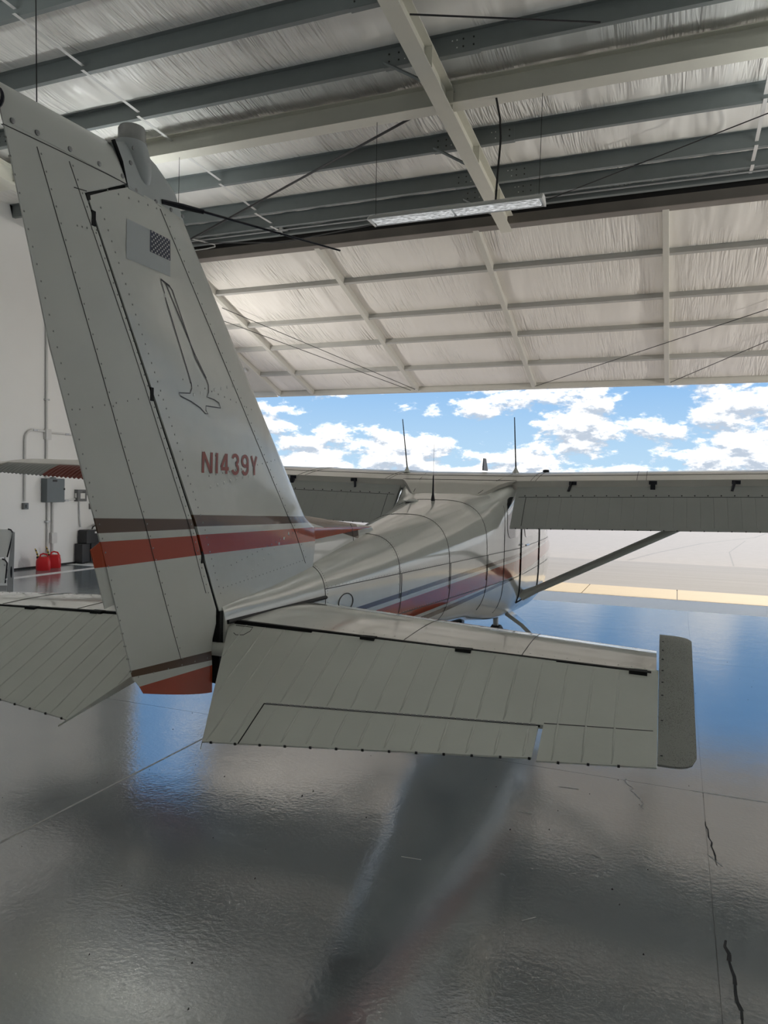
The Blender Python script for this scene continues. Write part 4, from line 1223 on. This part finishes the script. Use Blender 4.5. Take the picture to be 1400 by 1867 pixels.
    part(mk(MB().lathe([(0.02, -0.082), (0.06, -0.075), (0.10, -0.062), (0.105, -0.06), (0.105, 0.06), (0.10, 0.062), (0.06, 0.075), (0.02, 0.082)], 20, Mw)), 'wheel_hub', M['alu'], smooth=40)
    # comm antenna on the wing root
    xa, ya = (0.43, 3.98) if sg == 1 else (0.585, 4.0)
    za = wing_up(xa, ya) if xa > 0.5 else 0.725
    an = MB().lathe([(0.034, 0), (0.030, 0.008), (0.012, 0.04), (0.007, 0.06)], 14, Matrix.Translation((sg * xa, ya, za)))
    part(an, 'antenna_base', M['paint'], smooth=40)
    tip = (sg * (xa + 0.0), ya - 0.16, za + 0.48) if sg == -1 else (xa, ya - 0.13, za + 0.48)
    part(MB().tube([(sg * xa, ya, za + 0.05), tip], [0.0065, 0.004], 8), 'antenna_rod', M['wire'], smooth=True)
# centre section skin across the cabin roof
ct = MB()
cg = []
for i in range(13):
    x = lerp(-0.5, 0.5, i / 12); r = []
    for k in range(18):
        y = lerp(WY - 0.40, 4.95, k / 17)
        zc = 0.640 + 0.024 * abs(x)
        if y < WY: z = lerp(max(fus_par(y)[1] - 0.004, 0), wing_up(0.5, WY) , max(0, (y - (WY - 0.40)) / 0.40) ** 1.2)
        else: z = wing_up(0.45, y)
        r.append((x * (1.0 if y > WY else lerp(0.55, 1.0, (y - WY + 0.40) / 0.40)), y, z))
    cg.append(r + [(p[0], p[1], p[2] - 0.03) for p in reversed(r)])
centre = part(ct.loft(cg), 'centre_wing_skin', M['wing'], smooth=35)
seam('skin_seam', centre, [[(x, WY + 0.02, wing_up(0.45, WY + 0.02) + 0.001) for x in (-0.5, 0, 0.5)], [(x, 3.86, wing_up(0.45, 3.86) + 0.001) for x in (-0.5, 0, 0.5)],
     [(-0.27, 3.24, 0.545), (-0.34, WY, wing_up(.5, WY) + .002), (-0.40, 4.0, wing_up(.45, 4.0) + .001)], [(0.27, 3.24, 0.545), (0.34, WY, wing_up(.5, WY) + .002), (0.40, 4.0, wing_up(.45, 4.0) + .001)]], r=0.0024)
# whip, puck, blade and small antennas on top
zt_ = fus_par(2.886)[1]
part(MB().lathe([(0.017, 0), (0.016, 0.01), (0.009, 0.05), (0.008, 0.055), (0.0065, 0.13), (0.0045, 0.19), (0.0012, 0.20), (0.001, 0.43)], 10, Matrix.Translation((0.0, 2.886, zt_ - 0.002))), 'whip_antenna', M['ink'], smooth=40)
part(MB().lathe([(0.056, -0.004), (0.056, 0.003), (0.001, 0.004)], 20, Matrix.Translation(Vector(fus_pt(2.86, 1.80)) + Vector((0, 0, -0.004)))), 'puck_gasket', M['rubber'])
part(MB().lathe([(0.052, 0), (0.052, 0.008), (0.044, 0.018), (0.02, 0.026), (0.001, 0.027)], 20, Matrix.Translation(Vector(fus_pt(2.86, 1.80)) + Vector((0, 0, -0.004)))), 'puck_antenna', M['paint'], smooth=40)
part(MB().loft([[(-0.009, 4.78, 0.765), (0.009, 4.78, 0.765), (0.006, 4.58, 0.765), (-0.006, 4.58, 0.765)], [(-0.006, 4.70, 0.885), (0.006, 4.70, 0.885), (0.004, 4.60, 0.885), (-0.004, 4.60, 0.885)]]), 'blade_antenna', M['ink'], bevel=0.002)
part(MB().lathe([(0.03, 0), (0.03, 0.02), (0.02, 0.026), (0.001, 0.027)], 14, Matrix.Translation((0.635, 4.40, wing_up(0.635, 4.4)))), 'fuel_cap', M['ink'])
part(MB().box((-0.10, 3.25, -0.53), (0.16, 3.33, -0.46)), 'belly_step', M['ink'])
# nose gear
part(MB().tube([(0, 5.32, -0.55), (0, 5.40, -0.80), (0, 5.44, -1.03)], [0.04, 0.032, 0.028], 12), 'nose_gear_leg', M['alu'], smooth=True)
Mw = Matrix.Translation((0, 5.44, -1.06)) @ Matrix.Rotation(PI / 2, 4, 'Y')
part(MB().lathe([(0.09, -0.06), (0.14, -0.063), (0.166, -0.045), (0.172, 0), (0.166, 0.045), (0.14, 0.063), (0.09, 0.06)], 26, Mw), 'tyre', M['tyre'], smooth=40)
part(MB().lathe([(0.02, -0.065), (0.09, -0.05), (0.09, 0.05), (0.02, 0.065)], 18, Mw), 'wheel_hub', M['alu'], smooth=40)

# ================================================================== THINGS IN THE HANGAR
# hanging strip light
LYc, LZ = 9.6, 5.50; LX0, LX1 = -4.08, -1.72
lt = empty('strip_light', ((LX0 + LX1) / 2, LYc, LZ)); tag(lt, 'long grey strip light hung on two cables under the cream roof beam, glow added to the lens', 'light fixture')
hl = (LX1 - LX0) / 2
prof = [(-0.15, 0.0), (-0.13, 0.035), (-0.06, 0.085), (0.06, 0.085), (0.13, 0.035), (0.15, 0.0), (0.14, 0.0), (0.12, 0.03), (0.055, 0.078), (-0.055, 0.078), (-0.12, 0.03), (-0.14, 0.0)]
MB().loft([[(x, y, z) for y, z in prof] for x in (-hl, hl)]).build('housing', M['fixture'], lt)
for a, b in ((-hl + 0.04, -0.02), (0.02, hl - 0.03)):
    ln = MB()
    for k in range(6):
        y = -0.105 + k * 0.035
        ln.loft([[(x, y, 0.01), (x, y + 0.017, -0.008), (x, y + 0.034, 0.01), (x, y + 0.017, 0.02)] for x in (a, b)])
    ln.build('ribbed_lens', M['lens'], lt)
for s in (-1, 1):
    MB().loft([[(x, y, z) for y, z in ((-0.15, -0.004), (-0.13, 0.035), (-0.06, 0.09), (0.06, 0.09), (0.13, 0.035), (0.15, -0.004))] for x in (s * hl, s * (hl + 0.02))]).build('end_cap', M['vinyl'], lt)
    MB().tube([(s * (hl - 0.05), 0, 0.085), (s * (hl - 0.04), 0.0, SZ - LZ)], 0.004).build('hanging_cable', M['wire'], lt)
MB().tube([(hl - 0.62, 0.02, 0.085), (hl - 0.60, 0.03, 0.5), (hl - 0.57, 0.02, 0.9), (hl - 0.58, -0.02, 1.15), (hl - 0.62, -0.08, SZ - LZ)], 0.014).build('power_cord', M['rubber'], lt)

# added to brighten the interior: unseen lit rows of the same fittings
UP, DOWN, FRONT_UP, DOOR_FILL = 25.0, 1.5, 66.0, 900.0
k = 0
for ly, row, xsl in ((9.6, 'beam', ((-8.5, 'left of the rafter'), (2.9, 'first right of the rafter'), (7.8, 'far right'))),
                     (4.9, 'front', ((-8.0, 'leftmost'), (-2.9, 'second from left'), (2.2, 'third from left'), (7.3, 'rightmost'))),
                     (-2.6, 'rear', ((-8.0, 'leftmost'), (-2.9, 'second from left'), (2.2, 'third from left'), (7.3, 'rightmost')))):
    for lx, where in xsl:
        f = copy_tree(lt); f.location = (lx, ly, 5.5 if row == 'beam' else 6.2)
        f['label'] = ('strip light under the cream beam with added uplight, %s' % where) if row == 'beam' else 'added long strip light for fill, %s of the %s row behind the viewer' % (where, row)
        for ch in list(f.children):
            if ch.name.startswith(('hanging_cable', 'power_cord')): bpy.data.objects.remove(ch)
        for s in (-1, 1):
            MB().tube([(s * (hl - 0.05), 0, 0.085), (s * (hl - 0.04), 0.0, roof_z(ly) - 0.2 - f.location.z)], 0.004).build('hanging_cable', M['wire'], f)
        for nm, pw, zz_, rx in ((('fill_up', FRONT_UP, 0.12, PI),) if row == 'beam' else (('fill_down', DOWN, -0.03, 0.0), ('fill_up', UP, 0.12, PI))):
            L = bpy.data.lights.new(nm, 'AREA'); L.shape = 'RECTANGLE'; L.size = 2.3; L.size_y = 0.24; L.energy = pw * (0.42 if row == 'beam' and lx < 0 else 1.0); L.color = (0.97, 1.0, 0.98)
            lo2 = bpy.data.objects.new(nm, L); COL.objects.link(lo2); lo2.parent = f; lo2.location = (0, 0, zz_); lo2.rotation_euler = (rx, 0, 0)
# flood lights added outside the door jambs to brighten the open door from below
for fx, tgt, lab in ((-12.25, (-6.5, 16.6, 5.6), 'black flood light added outside the left door jamb, aimed up'), (13.0, (3.0, 16.6, 5.6), 'black flood light added outside the right door jamb, aimed up')):
    f = empty('door_fill_light', (fx, 13.62, 3.0)); tag(f, lab, 'flood light', 'door flood lights')
    MB().box((-0.05, 0, -0.06), (0.05, 0.10, 0.06)).build('mount', M['dark'], f, bevel=0.005)
    q = (Vector(tgt) - Vector((fx, 13.85, 3.1))).to_track_quat('-Z', 'Y').to_matrix().to_4x4()
    MB().lathe([(0.06, 0.10), (0.11, 0.04), (0.13, -0.06), (0.115, -0.06), (0.10, 0.0), (0.001, 0.02)], 18, Matrix.Translation((0, 0.23, 0.1)) @ q).build('lamp_housing', M['dark'], f)
    L = bpy.data.lights.new('fill', 'SPOT'); L.energy = DOOR_FILL * (0.75 if fx < 0 else 3.4); L.spot_size = math.radians(95); L.spot_blend = 0.9; L.shadow_soft_size = 0.12; L.color = (1.0, 0.95, 0.87)
    lo2 = bpy.data.objects.new('fill', L); COL.objects.link(lo2); lo2.parent = f
    lo2.matrix_local = Matrix.Translation((0, 0.23, 0.1)) @ q @ Matrix.Translation((0, 0, -0.08))
# second cable at far left top (drop line of another fixture, cut by the frame)
dl = MB().tube([(-6.05, 5.6, roof_z(5.6)), (-6.03, 5.62, 5.35)], 0.006).build('hanging_wire', M['wire'])
tag(dl, 'thin wire dropping from the roof in the upper left corner above the tail', 'wire')

# left wall electrics; wall inner face at LX
WX = LX
pb = empty('electrical_panel', (WX, 11.89, 1.36)); tag(pb, 'large grey electrical panel box on the left wall above the red fuel cans', 'electrical panel')
MB().box((0, -0.24, 0.0), (0.15, 0.24, 0.50)).build('cabinet', M['panel_grey'], pb, bevel=0.006)
MB().box((0.15, -0.235, 0.005), (0.162, 0.235, 0.495)).build('panel_door', M['panel_grey'], pb, bevel=0.003)
MB().box((0.162, 0.21, 0.26), (0.176, 0.235, 0.30)).build('latch', M['dark'], pb)
MB().box((0.162, -0.09, 0.43), (0.166, 0.03, 0.475)).build('warning_sticker', M['dark'], pb)
MB().lathe([(0.06, 0), (0.06, 0.02), (0.03, 0.03)], 12, Matrix.Translation((0.08, 0, 0.5))).build('conduit_hub', M['panel_grey'], pb)
ds = empty('disconnect_switch', (WX, 12.69, 1.37)); tag(ds, 'small grey disconnect switch with a white label and side lever, right of the electrical panel', 'switch box')
MB().box((0, -0.13, 0), (0.11, 0.13, 0.26)).build('case', M['box_grey'], ds, bevel=0.006)
MB().box((0.11, -0.06, 0.06), (0.114, 0.07, 0.18)).build('label_sticker', M['paper'], ds)
MB().box((0.02, -0.134, 0.08), (0.07, -0.13, 0.18)).build('label_sticker', M['paper'], ds)
MB().tube([(0.08, 0.13, 0.14), (0.10, 0.17, 0.15), (0.10, 0.18, 0.20)], 0.012).build('lever', M['dark'], ds)
MB().box((0.11, 0.0, 0.20), (0.116, 0.09, 0.215)).build('warning_sticker', M['dark'], ds)
def conduit(label, pts, r, m, straps, jb=None):
    o = empty('conduit', pts[0]); tag(o, label, 'conduit')
    p0_ = Vector(pts[0])
    MB().tube([Vector(p) - p0_ for p in pts], r, 8).build('pipe', m, o, smooth=True)
    for s in straps: 
        q = Vector(s) - p0_; MB().box((-0.03 , q.y - 0.05, q.z - 0.018), (r + 0.008, q.y + 0.05, q.z + 0.018)).build('strap', M['galv'], o)
    if jb:
        q = Vector(jb) - p0_; MB().box((-0.03, q.y - 0.07, q.z - 0.11), (0.05, q.y + 0.07, q.z + 0.11)).build('junction_box', M['white_conduit'], o, bevel=0.006)
    return o
cxp = WX + 0.032
def bend(y0, z0, y1, z1, r, n=6):                                # quarter bend helper: from horizontal to vertical
    return [(cxp, y1 + r - r * math.sin(PI / 2 * k / n), z0 - r + r * math.cos(PI / 2 * k / n)) for k in range(n + 1)]
conduit('white vertical conduit running from the roof down to the grey electrical panel', [(cxp, 11.74, 7.05), (cxp, 11.74, 5.0), (cxp, 11.76, 2.6), (cxp, 11.76, 1.88)], 0.026, M['white_conduit'], [(cxp, 11.74, 6.2), (cxp, 11.75, 3.5)], (cxp, 11.77, 2.78))
conduit('white conduit bending down left of the electrical panel to a wall outlet', [(cxp, 11.70, 2.84)] + bend(11.5, 2.84, 11.21, 2.5, 0.20) + [(cxp, 11.21, 1.38)], 0.024, M['white_conduit'], [(cxp, 11.45, 2.84), (cxp, 11.21, 1.98)])
conduit('white conduit running right along the wall, then down to an outlet beside the rudder', [(cxp, 11.84, 2.82), (cxp, 12.5, 2.82), (cxp, 12.85, 2.80), (cxp, 13.02, 2.68), (cxp, 13.05, 2.5), (cxp, 13.05, 1.30)], 0.022, M['white_conduit'], [(cxp, 12.3, 2.82)])
conduit('first of twin white conduits from the electrical panel down to the floor', [(cxp, 11.80, 1.36), (cxp, 11.80, 0.05)], 0.026, M['white_conduit'], [(cxp, 11.79, 0.95)])
conduit('second of twin white conduits below the panel, with a grey switch body', [(cxp, 11.93, 1.36), (cxp, 11.93, 0.04)], 0.026, M['white_conduit'], [], (cxp, 11.94, 0.60))
conduit('short white conduit between the electrical panel and the small disconnect switch', [(cxp, 12.14, 1.43), (cxp, 12.28, 1.39), (cxp, 12.55, 1.42)], 0.018, M['white_conduit'], [(cxp, 12.3, 1.39)])
conduit('thin grey conduit dropping from the disconnect switch to the black unit', [(cxp, 12.68, 1.36), (cxp, 12.69, 1.0), (cxp, 12.72, 0.80)], 0.016, M['galv'], [])
for y, z, lb in ((11.22, 1.22, 'grey outlet box on the wall left of the electrical panel'), (13.05, 1.19, 'grey outlet box on the wall right of the disconnect switch')):
    ob = empty('outlet_box', (WX, y, z)); tag(ob, lb, 'outlet')
    MB().box((0, -0.06, 0), (0.06, 0.06, 0.13)).build('back_box', M['box_grey'], ob, bevel=0.004)
    MB().box((0.06, -0.05, 0.01), (0.07, 0.05, 0.12)).build('cover', M['panel_grey'], ob, bevel=0.003)
    MB().box((0.07, -0.03, 0.03), (0.074, 0.0, 0.10)).build('socket', M['dark'], ob)
# black pump unit
pu = empty('pump_unit', (WX + 0.02, 12.90, 0.0)); tag(pu, 'black boxy door pump unit with white sticker standing against the left wall', 'pump unit')
MB().box((0.0, -0.34, 0.03), (0.22, 0.34, 0.44)).build('lower_case', M['black_plastic'], pu, bevel=0.012)
MB().box((0.22, -0.10, 0.03), (0.25, 0.34, 0.44)).build('front_grille', M['black_plastic'], pu, bevel=0.006)
MB().prism([(-0.24, 0.44), (0.33, 0.44), (0.33, 0.66), (0.27, 0.74), (-0.22, 0.74), (-0.24, 0.70)], 0.0, 0.25, Matrix(((0, 0, 1, 0), (1, 0, 0, 0), (0, 1, 0, 0), (0, 0, 0, 1)))).build('upper_hood', M['black_plastic'], pu, bevel=0.01)
MB().box((0.10, -0.02, 0.741), (0.20, 0.12, 0.745)).build('label_sticker', M['paper'], pu)
MB().box((0.25, 0.0, 0.66), (0.253, 0.12, 0.70)).build('label_sticker', M['paper'], pu)
for y in (-0.28, 0.28):
    MB().box((0.05, y - 0.04, 0.0), (0.2, y + 0.04, 0.03)).build('foot', M['rubber'], pu)
MB().tube([(0.12, 0.05, 0.74), (0.12, 0.08, 0.80), (0.06, 0.25, 0.83), (0.05, 0.42, 0.90), (0.04, 0.50, 1.05)], 0.016).build('hose', M['rubber'], pu)
# red fuel cans
def fuel_can(x, y, rz, label):
    c = empty('fuel_can', (x, y, 0.0), (0, 0, rz)); tag(c, label, 'fuel can', 'red fuel cans by the left wall')
    b = MB()
    sec = [(0.0, 0.125, 0.105), (0.02, 0.135, 0.115), (0.16, 0.135, 0.115), (0.22, 0.125, 0.105), (0.27, 0.085, 0.085), (0.275, 0.06, 0.06)]
    b.loft([[(math.copysign(abs(math.cos(a)) ** 0.45, math.cos(a)) * wx, math.copysign(abs(math.sin(a)) ** 0.45, math.sin(a)) * wy, z) for a in [2 * PI * k / 24 for k in range(24)]] for z, wx, wy in sec])
    b.build('can_body', M['red_plastic'], c, smooth=45)
    MB().tube([(-0.06, 0, 0.265), (-0.05, 0, 0.315), (0.0, 0, 0.335), (0.07, 0, 0.315), (0.115, 0, 0.23)], 0.016, 8).build('handle', M['red_plastic'], c, smooth=True)
    MB().lathe([(0.032, 0), (0.032, 0.035), (0.02, 0.045)], 12, Matrix.Translation((-0.095, 0, 0.24))).build('collar', M['black_plastic'], c, smooth=30)
    sp = MB().tube([(-0.095, 0, 0.28), (-0.125, 0, 0.38), (-0.15, 0, 0.44)], [0.016, 0.014, 0.010], 8).build('spout', M['yellow'], c, smooth=True)
    MB().tube([(-0.105, 0, 0.315), (-0.113, 0, 0.34)], 0.0175, 8).tube([(-0.128, 0, 0.39), (-0.137, 0, 0.41)], 0.0155, 8).build('spout_band', M['black_plastic'], sp)
    return c
fuel_can(-11.86, 11.28, 0.85, 'left of the two red plastic fuel cans standing on the floor by the wall')
fuel_can(-12.05, 11.74, 0.85, 'right of the two red plastic fuel cans, nearer the black pump unit')
# white panelled cart at the left edge
ca = empty('equipment_cart', (-9.50, 8.42, 0.0), (0, 0, math.radians(48))); tag(ca, 'white-panelled equipment cart with black edging and a slotted silver post at the left edge', 'cart')
po = MB().loft([[(-0.055, -0.02, 0.0), (0.035, -0.02, 0.0), (0.035, 0.02, 0.0), (-0.055, 0.02, 0.0)], [(-0.055, -0.02, 0.4), (0.035, -0.02, 0.4), (0.035, 0.02, 0.4), (-0.055, 0.02, 0.4)], [(-0.02, -0.02, 0.72), (0.045, -0.02, 0.72), (0.045, 0.02, 0.72), (-0.02, 0.02, 0.72)], [(0.02, -0.02, 1.02), (0.05, -0.02, 1.0), (0.05, 0.02, 1.0), (0.02, 0.02, 1.02)]])
po = po.build('post', M['alu'], ca, bevel=0.004)
MB().lathe([(0.001, 0), (0.013, 0.0), (0.013, 0.004), (0.001, 0.004)], 16, Matrix.Translation((0.0, -0.021, 0.39)) @ Matrix.Rotation(PI / 2, 4, 'X') @ Matrix.Diagonal((1, 7, 1, 1))).build('slot', M['ink'], po)
def cart_panel(z0, z1, x1a, x1b):
    poly = [(-0.75, z0), (x1a, z0), (x1b, z1 - 0.06), (x1b - 0.03, z1 - 0.015), (x1b - 0.07, z1), (-0.75, z1)]
    Mx = Matrix(((1, 0, 0, 0), (0, 0, 1, 0), (0, 1, 0, 0), (0, 0, 0, 1)))
    p = MB().prism(poly, 0.0, 0.03, Mx).build('panel', M['vinyl'], ca, bevel=0.006)
    MB().tube([(x, 0.012, z) for x, z in poly[1:5]], 0.016, 6).build('edging', M['ink'], p)
    return p
cart_panel(0.62, 1.05, -0.06, 0.02); cart_panel(0.22, 0.59, -0.085, -0.06)
for z in (0.605, 0.50, 0.28):
    MB().lathe([(0.014, 0), (0.012, 0.012), (0.001, 0.014)], 10, Matrix.Translation((-0.09, -0.004, z)) @ Matrix.Rotation(PI / 2, 4, 'X')).build('bolt', M['alu'], ca)
MB().box((-0.75, -0.02, 0.10), (-0.055, 0.03, 0.19)).build('base_rail', M['alu'], ca, bevel=0.004)
MB().box((-0.75, 0.0, 0.0), (-0.66, 0.35, 1.0)).build('side_frame', M['alu'], ca, bevel=0.004)
for y in (0.05, 0.32):
    MB().lathe([(0.03, -0.015), (0.05, -0.012), (0.05, 0.012), (0.03, 0.015)], 16, Matrix.Translation((-0.4, y, 0.05)) @ Matrix.Rotation(PI / 2, 4, 'X')).build('caster', M['rubber'], ca)

# ------------------------------------------------------------------ labels of parts that look different from the rest of the airplane
for nm, lab in (('flag_decal', 'faded pale flag decal'), ('flag_canton', 'navy flag canton with white stars'), ('bird_outline', 'black outline of a bird with long raised wing'),
                ('registration_lettering', 'faded red registration letters N1439Y'), ('fin_cap', 'grey plastic fin cap'), ('beacon_lens', 'grey cylindrical beacon'),
                ('whip_antenna', 'black whip antenna'), ('blade_antenna', 'black blade antenna'), ('balance_horn_tip', 'speckled grey plastic elevator tip')):
    if nm in bpy.data.objects: bpy.data.objects[nm]['label'] = lab
